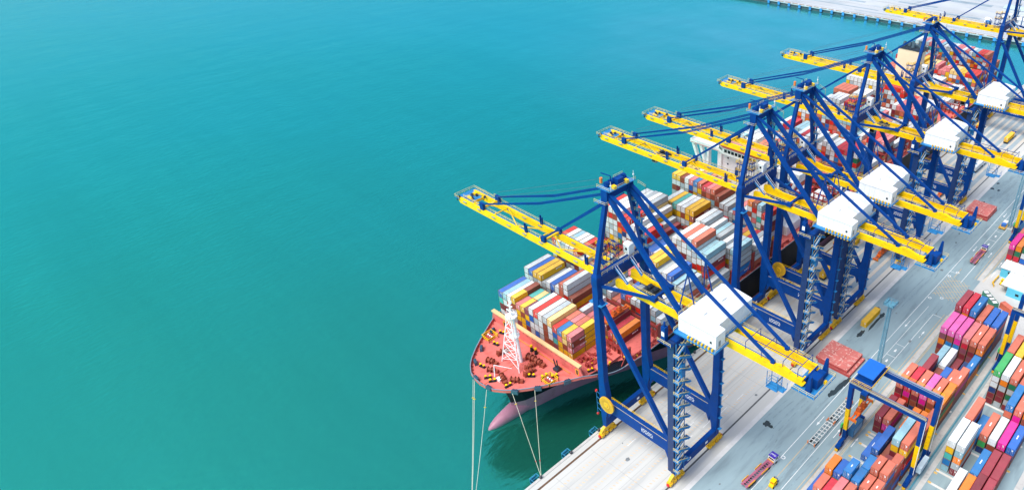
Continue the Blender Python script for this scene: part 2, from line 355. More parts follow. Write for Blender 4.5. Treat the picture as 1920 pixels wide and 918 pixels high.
# wet patches left on the asphalt
def puddle(pts, seed):
    r = random.Random(seed); m = MB()
    for x, y, rx, ry in pts:
        p = []
        for k in range(18):
            a = 2*math.pi*k/18; q = .72+.5*r.random()
            p.append((x+rx*q*math.cos(a), y+ry*q*math.sin(a), .0068+.0004*len(m.f)))
        m.poly(p)
    tag(m.build('puddle', WET), kind='structure')
puddle([(38.6, 41.2, 1.2, 1.5), (40.3, 41.0, 1.3, .7)], 1)
puddle([(48.8, 73, .9, 4.8), (49.6, 77.5, .8, 3), (48.2, 68.4, .8, 2.2)], 2)
puddle([(40.4, 105.5, .9, 3.0)], 3); puddle([(41.6, 115, .55, 6.5), (41.6, 121.5, .9, 2)], 4); puddle([(38, 125, .6, .8)], 5)
puddle([(37.6, 234, 1.2, 3.2), (38.5, 243, .8, 2), (40, 262, .7, 1.2)], 6); puddle([(36.6, 262, 1.2, 1.4), (37, 270, .8, 1.2)], 7); puddle([(41, 205, .3, .7), (43, 196, .4, .5), (41, 216, .4, 1.)], 8)

# ------------------------------------------------------------------ far quay
def fq(x): return 529.6+(x+283)*(16/236.)
m = MB(); a, b = (-900, fq(-900)), (420, fq(420))
m.hexa([(a[0], a[1], -9), (b[0], b[1], -9), (b[0], 1600, -9), (a[0], 1600, -9), (a[0], a[1], -1.1), (b[0], b[1], -1.1), (b[0], 1600, -1.1), (a[0], 1600, -1.1)])
tag(m.build('far_quay', M('far_wall', (.06, .09, .10), .8, var=.3, scale=.2)), kind='structure')
m = MB(); m.hexa([(a[0], a[1]-1.2, -1.1), (b[0], b[1]-1.2, -1.1), (b[0], 1600, -1.1), (a[0], 1600, -1.1), (a[0], a[1]-1.2, 0), (b[0], b[1]-1.2, 0), (b[0], 1600, 0), (a[0], 1600, 0)])
tag(m.build('far_quay_deck', M('far_concrete', (.40, .43, .45), .8, var=.14, scale=.03, stain=(.26, .33, .38), stain_amt=.6, stretch=(.35, 1, 1))), kind='structure')
m = MB()
def fl(x0, x1, off, w, z):
    m.hexa([(x0, fq(x0)+off, z-.01), (x1, fq(x1)+off, z-.01), (x1, fq(x1)+off+w, z-.01), (x0, fq(x0)+off+w, z-.01), (x0, fq(x0)+off, z), (x1, fq(x1)+off, z), (x1, fq(x1)+off+w, z), (x0, fq(x0)+off+w, z)])
for off, w in ((4.5, .5), (11, .3), (35, .5), (58, .4)): fl(-600, 200, off, w, .02)
tag(m.build('far_quay_lines', M('far_line', (.16, .17, .18), .8)), kind='structure')
m = MB()
for x0, x1, off, w in ((-260, -180, 22, 3), (-200, -150, 13, 2), (-150, -118, 24, 4), (-232, -205, 44, 5), (-125, -92, 48, 6), (-108, -84, 8, 1.6), (-180, -140, 66, 5), (-90, -60, 30, 4), (-300, -240, 74, 7), (-60, -20, 90, 8), (-140, -100, 100, 9)): fl(x0, x1, off, w, .03)
tag(m.build('far_quay_patches', M('far_patch', (.24, .31, .36), .8, var=.25, scale=.08)), kind='structure')
m = MB()
for k in range(46): 
    x = -300+k*8.; m.beam((x, fq(x)-.9, .25), (x+5.2+2*rnd.random(), fq(x+6)-.9, .25), .7, .5)
tag(m.build('far_quay_kerb', M('rusty_kerb', (.34, .20, .13), .8, var=.4, scale=.2)), kind='structure')
FEND = M('fender_blue', (.03, .22, .50), .5, var=.2)
ORD = ['first', 'second', 'third', 'fourth', 'fifth', 'sixth', 'seventh', 'eighth', 'ninth', 'tenth', 'eleventh', 'twelfth', 'thirteenth', 'fourteenth', 'fifteenth', 'sixteenth', 'seventeenth', 'eighteenth', 'nineteenth', 'twentieth', 'twenty-first', 'twenty-second', 'twenty-third', 'twenty-fourth']
fm = MB().box(-.85, .85, -1.5, 0, -3.6, -.6); fm.box(-1.2, 1.2, -2., -1.5, -3.2, -.2)
fme = fm.mesh('quay_fender', [FEND])
for k in range(22):
    x = -290+k*11.9+3
    o = bpy.data.objects.new('quay_fender', fme); col.objects.link(o); o.location = (x, fq(x)-.2, 0)
    tag(o, f'{ORD[k]} blue rubber fender from the left on the far quay wall', 'fender', 'fenders along the far quay')
# sheds, parked cars, trucks and posts on the far quay
def shed(x, y, sx, sy, h, label, roof=WHITE, name='shed'):
    t = empty(name, (x, y, 0), label, 'shed')
    MB().box(-sx/2, sx/2, -sy/2, sy/2, 0, h).build('wall', M('shed_wall', (.5, .55, .57), .6), t)
    MB().prism([(-sy/2-.4, h), (sy/2+.4, h), (0, h+sy*.09)], -sx/2-.4, sx/2+.4, 'x').build('roof', roof, t)
    MB().box(-1.6, 1.6, -sy/2-.12, -sy/2+.03, 0.05, min(2.6, h*.8)).build('door', GREY, t)
shed(-72, 640, 26, 17, 4, 'low square shed with pale blue grey roof on the far quay', M('shed_roof_blue', (.40, .52, .58), .5))
shed(-62, 606, 30, 9, 3, 'long low white shed in front of the square shed on the far quay')
def small_truck(x, y, rz, c, label):
    t = empty('lorry', (x, y, 0), label, 'lorry', rz=rz)
    MB().box(-1.2, 1.2, -4.5, 2.0, 1.0, 3.4).build('cargo_box', c, t)
    MB().prism([(2.3, .8), (4.6, .8), (4.6, 1.9), (4.0, 3.0), (2.3, 3.0)], -1.15, 1.15, 'x').build('cab', WHITE, t)
    w_ = MB()
    for yy in (-3.4, -2.2, 3.4):
        for s in (-1, 1): w_.tube((s*.85, yy, .5), (s*1.2, yy, .5), .5, n=10)
    w_.build('wheel', BLACK, t); MB().box(-.9, .9, -4.4, 4.4, .6, .98).build('chassis', DARK, t)
for i, (x, y, rz, c, lb) in enumerate([(-39, 606, 1.2, DARK, 'dark lorry parked left of the lorry cluster on the far quay'), (-34, 612, 1.3, REDP, 'red lorry amid the dark lorries on the far quay'), (-35.5, 600, 1.25, DARK, 'dark lorry nearest the water on the far quay'),
        (-27, 604, .4, GREY, 'grey lorry at the right of the lorry cluster on the far quay'), (-40, 690, 1.4, DARK, 'dark lorry standing far back beyond the pale shed'), (-50, 684, .3, WHITE, 'white lorry standing far back beyond the pale shed'), (-84, 590, .8, WHITE, 'white lorry parked between yellow boom and long white shed'), (-81, 580, .8, DBLUE, 'blue lorry parked between yellow boom and long white shed')]):
    small_truck(x, y, rz, c, lb)
for x, y, lb in ((-62, 590, 'left dark post of the pair beside the long white shed'), (-55, 592, 'right dark post of the pair beside the long white shed')):
    t = empty('mooring_post', (x, y, 0), lb, 'post')
    MB().tube((0, 0, 0), (0, 0, 9), .5, .42, 10).build('post', M('post_navy', (.02, .08, .2), .5), t); MB().tube((0, 0, 0), (0, 0, .5), .9, .9, 10).build('base', GREY, t); MB().tube((0, 0, 9.01), (0, 0, 9.3), .55, .2, 10).build('cap', GREY, t)

# ------------------------------------------------------------------ near quay: bollards, fender frames, mooring lines
ys = [-24.5, -11.5, 1.2, 14, 27, 40, 53, 66, 79, 92, -51.2]
bm_ = MB(); bm_.tube((0, 0, .2), (0, 0, .75), .28, .26, 10); bm_.tube((0, 0, .75), (0, 0, .98), .26, .46, 10); bm_.tube((0, 0, .98), (0, 0, 1.08), .46, .3, 10); bm_.tube((0, 0, .21), (0, 0, .3), .5, .5, 10)
bme = bm_.mesh('bollard', [M('bollard_dark', (.05, .05, .06), .5)])
for k, y in enumerate(ys):
    o = bpy.data.objects.new('bollard', bme); col.objects.link(o); o.location = (QX+.45, y, .02)
    tag(o, ['dark iron bollard holding the two mooring ropes at the quay edge', 'dark iron bollard on the quay edge just past the mooring ropes'][k] if k < 2 else f'dark iron bollard, {ORD[k]} along the quay edge from the mooring ropes', 'bollard', 'bollards on the quay edge')
FRB = M('fender_frame_blue', (.03, .22, .40), .5, var=.2)
fr = MB()
for yy in (-1.3, 1.3):
    fr.beam((0, yy, -.3), (-2.4, yy, -.3), .16); fr.beam((0, yy, -2.2), (-2.4, yy, -2.2), .16); fr.beam((-2.4, yy, -2.2), (-2.4, yy, -.3), .16)
for x in (-2.4, -1.2):
    for z in (-.3, -2.2): fr.beam((x, -1.3, z), (x, 1.3, z), .14)
fp = MB().box(-2.75, -2.5, -1.1, 1.1, -3.4, -1.)
ff, fpm = fr.mesh('fender_frame', [FRB]), fp.mesh('fender_panel', [FRB])
for k, y in enumerate([-25.5, -12, .6, 13.5, 26.5, 39.5]):
    t = empty('fender', (QX, y, 0), f'blue steel fender frame on the quay wall, {ORD[k]} from the picture bottom', 'fender', 'fenders on the near quay wall')
    for me, nm in ((ff, 'frame'), (fpm, 'panel')):
        o = bpy.data.objects.new(nm, me); col.objects.link(o); o.parent = t

def rope(a, b, sag, r, name, label, group=None):
    m = MB(); a = Vector(a); b = Vector(b); p = [a.lerp(b, k/16)-Vector((0, 0, sag*4*(k/16)*(1-k/16))) for k in range(17)]
    for q, s in zip(p[:-1], p[1:]): m.tube(q, s, r, n=6)
    o = m.build(name, HAWSER)
    return tag(o, label, 'mooring rope', group), p
gr = 'mooring ropes of the ship'

# ------------------------------------------------------------------ the container ship
SO = Vector((-35, 180, WZ))
ship = empty('container_ship', SO, 'huge container ship with red deck and dark navy hull moored at the quay', 'container ship')
def sp(mb, name, mats, parent=None):
    if parent is None: return mb.build(name, mats, ship, -SO)
    return mb.build(name, mats, parent)
TOPB = [(0, -21.2), (3, -20.9), (6, -20.2), (9, -18.3), (11.5, -16.1), (15, -11.7), (17.5, -8), (20, -3.9), (22.4, .1), (26, 6.7), (28.3, 15), (29.5, 27)]
BOTB = [(0, -10.5), (1.2, -9.6), (3, -6.5), (4, -3.4), (6.6, 8.6), (10, 19), (13, 26), (16.5, 34), (20, 42), (22.4, 48), (26.5, 60), (28.5, 70), (29.5, 85)]
def interp(T, b):
    for (b0, y0), (b1, y1) in zip(T[:-1], T[1:]):
        if b <= b1: return y0+(y1-y0)*(b-b0)/(b1-b0)
    return T[-1][1]
NB = 30
def outline(z, ztop=None):
    t = max(0, min(1, (z-WZ)/(17.5-WZ))); wt = t**2.9
    pts = []
    for k in range(NB+1):
        b = 29.5*(1-(1-k/NB)**1.6) if k < NB else 29.5
        b = 29.5*math.sin(.5*math.pi*k/NB)
        y = interp(BOTB, b)*(1-wt)+interp(TOPB, b)*wt
        pts.append((b, y))
    pts += [(29.5, 120), (29.5, 250), (29.5, 360), (28.5, 392)]
    return pts
def sheer(y): # deck edge height: raised forecastle dropping to the main deck
    if y < 3: return 17.5
    if y > 16: return 15.
    return 17.5-2.5*(y-3)/13
def hull_rows(levels):
    rows = []
    for z in levels:
        pts = outline(min(z, 17.5))
        rows.append([(-35-b, y, z) for b, y in pts[::-1]]+[(-35+b, y, z) for b, y in pts[1:]])
    return rows
def skin(rows, m, clampfn=None):
    n = len(rows[0]); vs = [p for r in rows for p in r]; fs = []
    for j in range(len(rows)-1):
        for i in range(n-1): fs.append((j*n+i, j*n+i+1, (j+1)*n+i+1, (j+1)*n+i))
    return m.add(vs, fs)
BT = 1.3
m = MB(); rows = hull_rows([-9, -6, WZ, -1.5, BT]); skin(rows, m); m.cur = 0
sp(m, 'boot_topping', BOOT)
rows = hull_rows([BT, 4, 7, 9, 11, 12.5, 13.6, 14.6])
top = [(x, y, sheer(y)+.02) for x, y, z in hull_rows([17.5])[0]]
m = MB(); skin(rows+[top], m); nn = len(rows[0])
m.poly([(-35-28.5, 392, -6), (-35+28.5, 392, -6), (-35+28.5, 392, 15.02), (-35-28.5, 392, 15.02)])
sp(m, 'hull', HULL)
# bulbous bow
m = MB(); secs = []
for y, r, zc in ((-21.2, .2, -4.0), (-20.6, .7, -3.8), (-19.2, 1.4, -3.6), (-17, 2.0, -3.4), (-14, 2.5, -3.2), (-10, 3.0, -3.0), (-5, 3.5, -2.8), (2, 4.4, -2.8), (12, 6, -3.0)):
    secs.append([(-35+r*math.cos(2*math.pi*k/20), y, zc+min(r, 3.0)*math.sin(2*math.pi*k/20)) for k in range(20)])
vs = [p for s in secs for p in s]; fs = [(j*20+k, j*20+(k+1) % 20, (j+1)*20+(k+1) % 20, (j+1)*20+k) for j in range(len(secs)-1) for k in range(20)]
m.add(vs, fs+[tuple(range(20))]); o = sp(m, 'bulbous_bow', BOOT)
for p in o.data.polygons: p.use_smooth = True
# decks
dk = [(x, y) for x, y, z in top]
n = len(dk)//2
m = MB()
for i in range(n):
    a, b = dk[i], dk[i+1]; c, d_ = dk[-1-i], dk[-2-i]
    if i < n: m.add([(a[0], a[1], sheer(a[1])), (b[0], b[1], sheer(b[1])), (d_[0], d_[1], sheer(d_[1])), (c[0], c[1], sheer(c[1]))], [(0, 1, 2, 3)])
sp(m, 'deck', DECK)
# bulwark round the forecastle with stiffeners
m = MB()
P = [p for p in dk if p[1] < 9]
for a, b in zip(P[:-1], P[1:]):
    m.beam((a[0], a[1], sheer(a[1])+.55), (b[0], b[1], sheer(b[1])+.55), .16, 1.1)
for k, a in enumerate(P):
    if k % 1 == 0:
        q = Vector((-35-a[0], 6-a[1], 0)).normalized()*1.0
        m.cur = 1; m.beam((a[0], a[1], sheer(a[1])+.8), (a[0]+q.x, a[1]+q.y, sheer(a[1])+.1), .14, .3)
sp(m, 'bulwark', [DECK, REDST])
m = MB()
for a, b in zip(dk[:-1], dk[1:]):
    if abs(a[0]-b[0]) < 8: m.beam((a[0], a[1], sheer(a[1])+(1.13 if a[1] < 9 else .03)), (b[0], b[1], sheer(b[1])+(1.13 if b[1] < 9 else .03)), .3, .14)
sp(m, 'gunwale', M('gunwale_grey', (.16, .22, .28), .5))
# breakwater with buff cap, door and lightening holes
m = MB(); yb = 3.1
m.prism([(-60.2, 17.4), (-10.6, 17.4), (-12.2, 21.7), (-58.9, 21.7)], yb, yb+.35, 'y')
for k in range(14): x = -56.5+k*3.3; m.prism([(yb+.36, 17.4), (yb+2.6, 17.4), (yb+.36, 21.2)], x-.1, x+.1, 'x')
bw = sp(m, 'breakwater', DECK)
m = MB().prism([(-59.1, 21.7), (-12, 21.7), (-12, 22.25), (-59.1, 22.25)], yb-.5, yb+.9, 'y'); sp(m, 'cap', BUFF, bw)
for x in (-52.4, -13.6): m = MB().box(x-.75, x+.75, yb-.08, yb-.01, 17.7, 20.2); sp(m, 'door', YEL2, bw)
for x in (-52.4, -13.6): m = MB().box(x-.4, x+.4, yb-.14, yb-.085, 18., 19.9); sp(m, 'opening', DARK, bw)
for k in range(15): m = MB().tube((-49+k*2.5, yb-.03, 20.6-.0*k), (-49+k*2.5, yb-.002, 20.6), .2, n=8); sp(m, 'lightening_hole', DARK, bw)
m = MB(); m.beam((-52, 1.9, 17.75), (-16, 1.9, 17.75), .35, .3); m.beam((-34, 2.2, 17.7), (-34, -20, 17.62), .12, .1); sp(m, 'deck_pipe', M('pipe_orange', (.6, .2, .06), .5))
# mooring gear on the forecastle
def winch(x, y, rz, s=1):
    m = MB(); c, sn = math.cos(rz), math.sin(rz); T = lambda u, v, z: (x+(u*c-v*sn)*s, y+(u*sn+v*c)*s, 17.5+z*s)
    for u in (-1.5, 0, 1.5): m.hexa([T(u-.18, -.9, 0), T(u+.18, -.9, 0), T(u+.18, .9, 0), T(u-.18, .9, 0), T(u-.12, -.4, 1.7), T(u+.12, -.4, 1.7), T(u+.12, .4, 1.7), T(u-.12, .4, 1.7)])
    m.tube(T(-1.4, 0, 1.15), T(1.4, 0, 1.15), .62*s, n=12)
    for u in (-1.25, .2, 1.25): m.tube(T(u-.08, 0, 1.15), T(u+.08, 0, 1.15), 1.05*s, n=12)
    m.hexa([T(1.8, -.7, 0), T(2.9, -.7, 0), T(2.9, .7, 0), T(1.8, .7, 0), T(1.8, -.6, 1.1), T(2.9, -.6, 1.1), T(2.9, .6, 1.1), T(1.8, .6, 1.1)])
    sp(m, 'winch', RUST)
for a in ((-40.9, -12.2, .3, 1), (-41.8, -6.9, 1.4, 1), (-31.2, -2.2, .2, 1.2), (-28.2, -1.9, .1, 1.15), (-37.2, -14.7, .5, .9), (-31.1, -14.6, -.3, 1), (-27.2, -12.6, .6, 1), (-26.6, -7.5, 1.5, 1), (-28.6, -5.2, 1.5, 1)): winch(*a)
for i, (x, y, rz) in enumerate(((-47.2, -5.1, .2), (-41.4, -15.3, .2), (-35.5, -17.4, .9), (-33, -17.4, .9), (-27.2, -15.4, 1.4), (-21.5, -4.7, 1.4), (-50.5, .2, .3), (-18.9, -2.5, 1.2), (-24.9, -7.4, .7), (-12.5, 8, 1.3), (-11, 15, 1.5), (-9, 22, 1.5))):
    m = MB(); c, sn = math.cos(rz), math.sin(rz); z = sheer(y)
    for u in (-.75, .75): m.tube((x+u*c, y+u*sn, z+.16), (x+u*c, y+u*sn, z+1.), .36, n=10)
    m.beam((x-1.3*c, y-1.3*sn, z+.08), (x+1.3*c, y+1.3*sn, z+.08), 1., .16)
    o = sp(m, 'bitts', BLACK)
    for u in (-.75, .75): k = MB().tube((x+u*c, y+u*sn, z+1.01), (x+u*c, y+u*sn, z+1.2), .42, n=10); sp(k, 'cap', YEL, o)
for x, y in ((-53.5, -1.5), (-48.7, -10.), (-44.4, -15.7), (-37.7, -20.3), (-30.8, -20.3), (-23., -15.9), (-18.5, -10.), (-13.5, -1.6)):
    a = math.atan2(y-6, x+35); m = MB(); c, sn = math.cos(a), math.sin(a); T = lambda u, v, z: (x+.2*c+u*c-v*sn, y+.2*sn+u*sn+v*c, 17.5+z)
    m.hexa([T(-.5, -1.2, 0), T(.5, -1.2, 0), T(.5, 1.2, 0), T(-.5, 1.2, 0), T(-.45, -1.1, 1.35), T(.45, -1.1, 1.35), T(.45, 1.1, 1.35), T(-.45, 1.1, 1.35)])
    for v in (-.6, 0, .6): m.tube(T(-.3, v, 1.36), T(-.3, v, 1.7), .22, n=8)
    sp(m, 'fairlead', M('fairlead_slate', (.03, .07, .11), .5))
for x, y in ((-51.7, -4.2), (-18.4, -4.9)):
    m = MB().box(x-1.4, x+1.4, y-1.2, y+1.2, 17.5, 18.4); o = sp(m, 'roller_stand', REDST)
    m = MB(); 
    for z in (17.6,): m.rail([(x-2, y-2, z), (x+2, y-2, z), (x+2, y+2, z), (x-2, y+2, z), (x-2, y-2, z)], 1.6, .16, 2)
    sp(m, 'railing', YEL, o)
    for k in range(3): m = MB().tube((x-1+k, y, 18.41), (x-1+k, y, 18.8), .3, n=8); sp(m, 'roller', WHITE, o)
for x, y in ((-34.8, 1.), (-32.5, 1.)):
    m = MB(); m.tube((x, y, 17.5), (x, y, 19.6), .65, .4, 10); o = sp(m, 'ventilator', BLACK); sp(MB().tube((x, y, 19.61), (x, y, 20.2), .5, .45, 10), 'cowl', YEL, o)
m = MB(); x, y = -20.8, .4
m.box(x-1.1, x+1.1, y-1, y+1, 17.5, 18.5); m.beam((x-.5, y, 18.5), (x-1.4, y, 21.5), .35); m.beam((x+.5, y, 18.5), (x+.2, y, 21.9), .35); m.tube((x+1, y, 18.5), (x+1, y, 19.8), .3)
sp(m, 'deck_crane', DARK)
m = MB(); x, y = -34.2, -15.6
m.tube((x, y, 17.5), (x-.6, y+.8, 22), .22, .15); m.tube((x-.6, y+.8, 21.9), (-30.5, -11, 20.3), .12, .09); m.tube((x-2, y+1, 17.5), (x-.6, y+.8, 21), .1); m.box(x+1.6, x+3.4, y-.6, y+.6, 17.5, 18.5)
sp(m, 'derrick', WHITE)
# foremast: white lattice tripod with platforms
m = MB(); A, B, C = Vector((-38.6, -9.1, 17.5)), Vector((-29.4, -9., 17.5)), Vector((-33.3, -4.9, 17.5)); T_ = Vector((-34.2, -5.6, 37.5))
m.tube(C, T_+Vector((.4, .3, 0)), .6, .42, 12); m.tube(A, T_+Vector((-1.2, -1, 0)), .2, .17); m.tube(B, T_+Vector((.9, -1, 0)), .2, .17)
for k in range(5):
    t0, t1 = k/5*.9+.06, (k+1)/5*.9+.06
    a0, a1 = A.lerp(T_+Vector((-1.2, -1, 0)), t0), A.lerp(T_+Vector((-1.2, -1, 0)), t1)
    b0, b1 = B.lerp(T_+Vector((.9, -1, 0)), t0), B.lerp(T_+Vector((.9, -1, 0)), t1)
    c0, c1 = C.lerp(T_, t0), C.lerp(T_, t1)
    for p, q in ((a0, b1), (b0, a1), (a1, b1), (a0, c1), (c0, a1), (b0, c1)): m.tube(p, q, .085, n=6)
o = sp(m, 'foremast', WHITE)
m = MB(); z = 37.5
m.tube((T_.x, T_.y, z), (T_.x, T_.y, z+.25), 2.1, n=12); m.rail([(T_.x+2*math.cos(a*.785), T_.y+2*math.sin(a*.785), z+.25) for a in range(9)], 1.1, .09, 1.6)
m.tube((T_.x, T_.y, 29), (T_.x+.0, T_.y+.0, 29.2), 1.9, n=10); m.rail([(T_.x+1.8*math.cos(a*.785), T_.y+1.8*math.sin(a*.785), 29.2) for a in range(9)], 1.1, .09, 1.6)
sp(m, 'platform', WHITE, o)
m = MB(); m.tube((T_.x, T_.y, 37.7), (T_.x, T_.y, 44), .42, .25, 10); m.tube((T_.x, T_.y, 45), (T_.x, T_.y, 47), .1); m.box(T_.x-1, T_.x+1, T_.y-.3, T_.y+.3, 41.5, 41.8); m.beam((T_.x-1.4, T_.y-.5, 40), (T_.x+1.4, T_.y-.5, 40), .25, .4); m.tube((T_.x+.7, T_.y, 43), (T_.x+.7, T_.y, 43.8), .35); sp(m, 'topmast', WHITE, o)
# bays: hatch covers and lashing bridges
FB = [8.1+14.7*k for k in range(8)]
AB = [156.8+14.7*k for k in range(9)]; CB = [313.4+14.7*k for k in range(5)]
HZ = 16.3
for y in FB+AB+CB:
    m = MB(); hw = 28 if y > 20 else (24.5 if y < 10 else 27)
    for k in range(4):
        x0 = -35-hw+k*hw/2; m.box(x0+.06, x0+hw/2-.06, y-.5, y+12.7, 14.6 if y > 16 else 15, HZ)
    sp(m, 'hatch_cover', DECK)
def lashing_bridge(y, zt, w=28.7):
    m = MB()
    for k in range(24):
        x = -35-w+k*w*2/23
        m.box(x-.16, x+.16, y-.55, y-.3, 15, zt); m.box(x-.12, x+.12, y+.3, y+.5, 15, zt)
        if k % 3 == 0: m.box(x-.1, x+.1, y-.29, y+.29, 15, zt-.3)
    z = 18.6
    while z <= zt+.1:
        m.box(-35-w-.2, -35+w+.2, y-.6, y+.55, z-.2, z); 
        for zz in (.6, 1.15): m.beam((-35-w, y-.62, z+zz), (-35+w, y-.62, z+zz), .09)
        z += 2.75
    for s in (-1, 1):
        x = -35+s*(w+.35); m.box(x-.3, x+.3, y-.8, y+.8, 14.9, zt+1.2)
        m.beam((x, y-.8, zt), (x, y-4, 15.1), .25); m.box(x-.35, x+.35, y-.9, y+.9, zt+1.2, zt+1.5)
    sp(m, 'lashing_bridge', REDST)
for k, y in enumerate(FB[1:]): lashing_bridge(y-1.25, (19.5, 21.3, 21.5, 22.5, 21.3, 22.2, 21.3)[k], 28.4 if k else 27.5)
for k, y in enumerate(AB+CB): lashing_bridge(y-1.25, 24 if k % 2 == 0 else 21.3)
# deck edge clutter: coaming stays, pipes, vents and boxes along both sides
m = MB(); m2 = MB(); r = random.Random(3)
for s in (-1, 1):
    for k in range(160):
        y = 24+k*2.25
        if y > 386: break
        x = -35+s*(28.35)
        if r.random() < .6: m.box(x-.35, x+.35, y-.6, y+.5, 15, 15.5+r.random()*1.1)
        if r.random() < .3: m2.box(x-.2, x+.3, y+.7, y+1.1, 15, 15.9)
    m.beam((-35+s*29.2, 26, 16.1), (-35+s*29.2, 388, 16.1), .1); m.beam((-35+s*29.2, 26, 15.6), (-35+s*29.2, 388, 15.6), .08)
    for k in range(180): m.beam((-35+s*29.2, 26+k*2, 15), (-35+s*29.2, 26+k*2, 16.1), .08)
for k in range(40):
    x = -13-r.random()*7; y = 9+r.random()*11
    if x < -20.5 and y > 7.5: continue
    z = sheer(y); m.box(x-.3-r.random(), x+.3+r.random()*.6, y-.3-r.random()*.5, y+.4, z, z+.4+r.random()*1.7)
for k in range(9): m2.box(-18+k*.9, -17.6+k*.9, 10+((k*5) % 7), 10.5+((k*5) % 7), 15.6, 16.6)
for yy in (9, 12.5, 16): m.beam((-19.5, yy, 18.6), (-9.5, yy, 17.6), .25); m.beam((-13, yy, 15), (-13, yy, 18), .25)
sp(m, 'deck_fittings', REDST); sp(m2, 'deck_fittings', YEL2)
# bridge front accommodation
m = MB(); y0, y1 = 125.6, 139.5
m.box(-49.5, -18, y0+1, y1, 15, 45.8); m.box(-60, -10, y0+1.6, y1-.2, 15, 19.5)
acc = sp(m, 'accommodation', SHIPW)
m = MB(); m.box(-64.6, -5.4, y0-.6, y0+5.2, 45.9, 46.4)
for s in (-1, 1): 
    x = -35+s*29.5
    m.prism([(-.6, 46.4), (-.6, 47.6), (-.45, 47.6), (-.45, 46.4)] and [(y0-.6, 46.4), (y0-.35, 46.4), (y0-.35, 47.6), (y0-.6, 47.6)], min(x, -35+s*12), max(x, -35+s*12), 'x')
    m.box(min(x, x-s*.25), max(x, x-s*.25), y0-.34, y0+5.2, 46.4, 47.6)
    for xx in (20, 24.6):    # raking wing supports
        m.hexa([(-35+s*xx-.5, y0, 36 if xx > 22 else 33), (-35+s*xx+.5, y0, 36 if xx > 22 else 33), (-35+s*xx+.5, y0+1.6, 36 if xx > 22 else 33), (-35+s*xx-.5, y0+1.6, 36 if xx > 22 else 33), (-35+s*(xx+4)-.8, y0, 45.9), (-35+s*(xx+4)+.8, y0, 45.9), (-35+s*(xx+4)+.8, y0+1.6, 45.9), (-35+s*(xx+4)-.8, y0+1.6, 45.9)])
    m.hexa([(-35+s*12-.4, y0, 15), (-35+s*12+.4, y0, 15), (-35+s*12+.4, y0+3, 15), (-35+s*12-.4, y0+3, 15), (-35+s*12-.4, y0, 45.9), (-35+s*12+.4, y0, 45.9), (-35+s*12+.4, y0+3, 45.9), (-35+s*12-.4, y0+3, 45.9)])
    m.box(-35+s*19.5-.6, -35+s*19.5+.6, y0, y0+2, 15, 45.9); m.box(-35+min(s*12, s*24), -35+max(s*12, s*24), y0+.1, y0+1.9, 34, 36)
sp(m, 'bridge_wing', SHIPW, acc)
m = MB(); m.prism([(-47.5, y0-1), (-44, y0-2.6), (-26, y0-2.6), (-22.5, y0-1), (-22.5, y0+9), (-47.5, y0+9)], 46.5, 49.8, 'z'); wh = sp(m, 'wheelhouse', SHIPW, acc)
m = MB(); m.prism([(-47.9, y0-1.3), (-44.2, y0-3), (-25.8, y0-3), (-22.1, y0-1.3), (-22.1, y0+9.4), (-47.9, y0+9.4)], 49.85, 50.4, 'z'); m.box(-43, -27, y0+1, y0+6, 50.4, 51); sp(m, 'roof', M('bridge_roof_rose', (.6, .22, .2), .6))
m = MB(); m.prism([(-47.95, y0-1.35), (-44.2, y0-3.1), (-25.8, y0-3.1), (-22.05, y0-1.35), (-22.05, y0-1.1), (-25.8, y0-2.85), (-44.2, y0-2.85), (-47.95, y0-1.1)], 50.41, 50.9, 'z'); m.box(-49.3, -18.2, y0+.85, y0+.99, 45.2, 45.5); m.box(-64, -48, y0-.68, y0-.62, 46.1, 46.3); sp(m, 'trim', BRED)
m = MB()
for k in range(9):
    x = -43.3+k*1.92; q = MB().box(x, x+1.5, y0-2.68, y0-2.605, 47.7, 49.1); sp(q, 'window', GLASS, wh)
for s in (-1, 1):
    for k in range(3): q = MB().beam((-35+s*(9.6+k*1.1), y0-2.28+k*.5, 48.4), (-35+s*(10.4+k*1.1), y0-1.9+k*.5, 48.4), .12, 1.3); sp(q, 'window', GLASS, wh)
for z in (22, 25, 28, 31, 34, 37, 40, 43):
    for k in range(12):
        x = -46+k*2.05
        if k % 4 == 1 and z > 24: q = MB().box(x, x+.75, y0+.93, y0+.995, z, z+.8); sp(q, 'window', GLASS, acc)
m = MB(); 
for x, h in ((-35, 9), (-38, 5), (-31, 5)): m.tube((x, y0+4, 51), (x, y0+4, 51+h), .35, .2)
m.beam((-38.5, y0+4, 57), (-31.5, y0+4, 57), .4, .3); m.beam((-37, y0+4, 54.6), (-33, y0+4, 54.6), .5, .3); sp(m, 'radar_mast', SHIPW, acc)
m = MB()
for z in (22, 27): m.rail([(-60, y0+1.5, z), (-47.5, y0+1.5, z)], 1.2, .12, 2); m.box(-60, -47.2, y0+1.4, y0+4, z-.25, z)
m.rail([(-52, y0+.2, 36), (-47.5, y0+.2, 36)], 1.1, .12, 2)
sp(m, 'railing', REDST, acc)
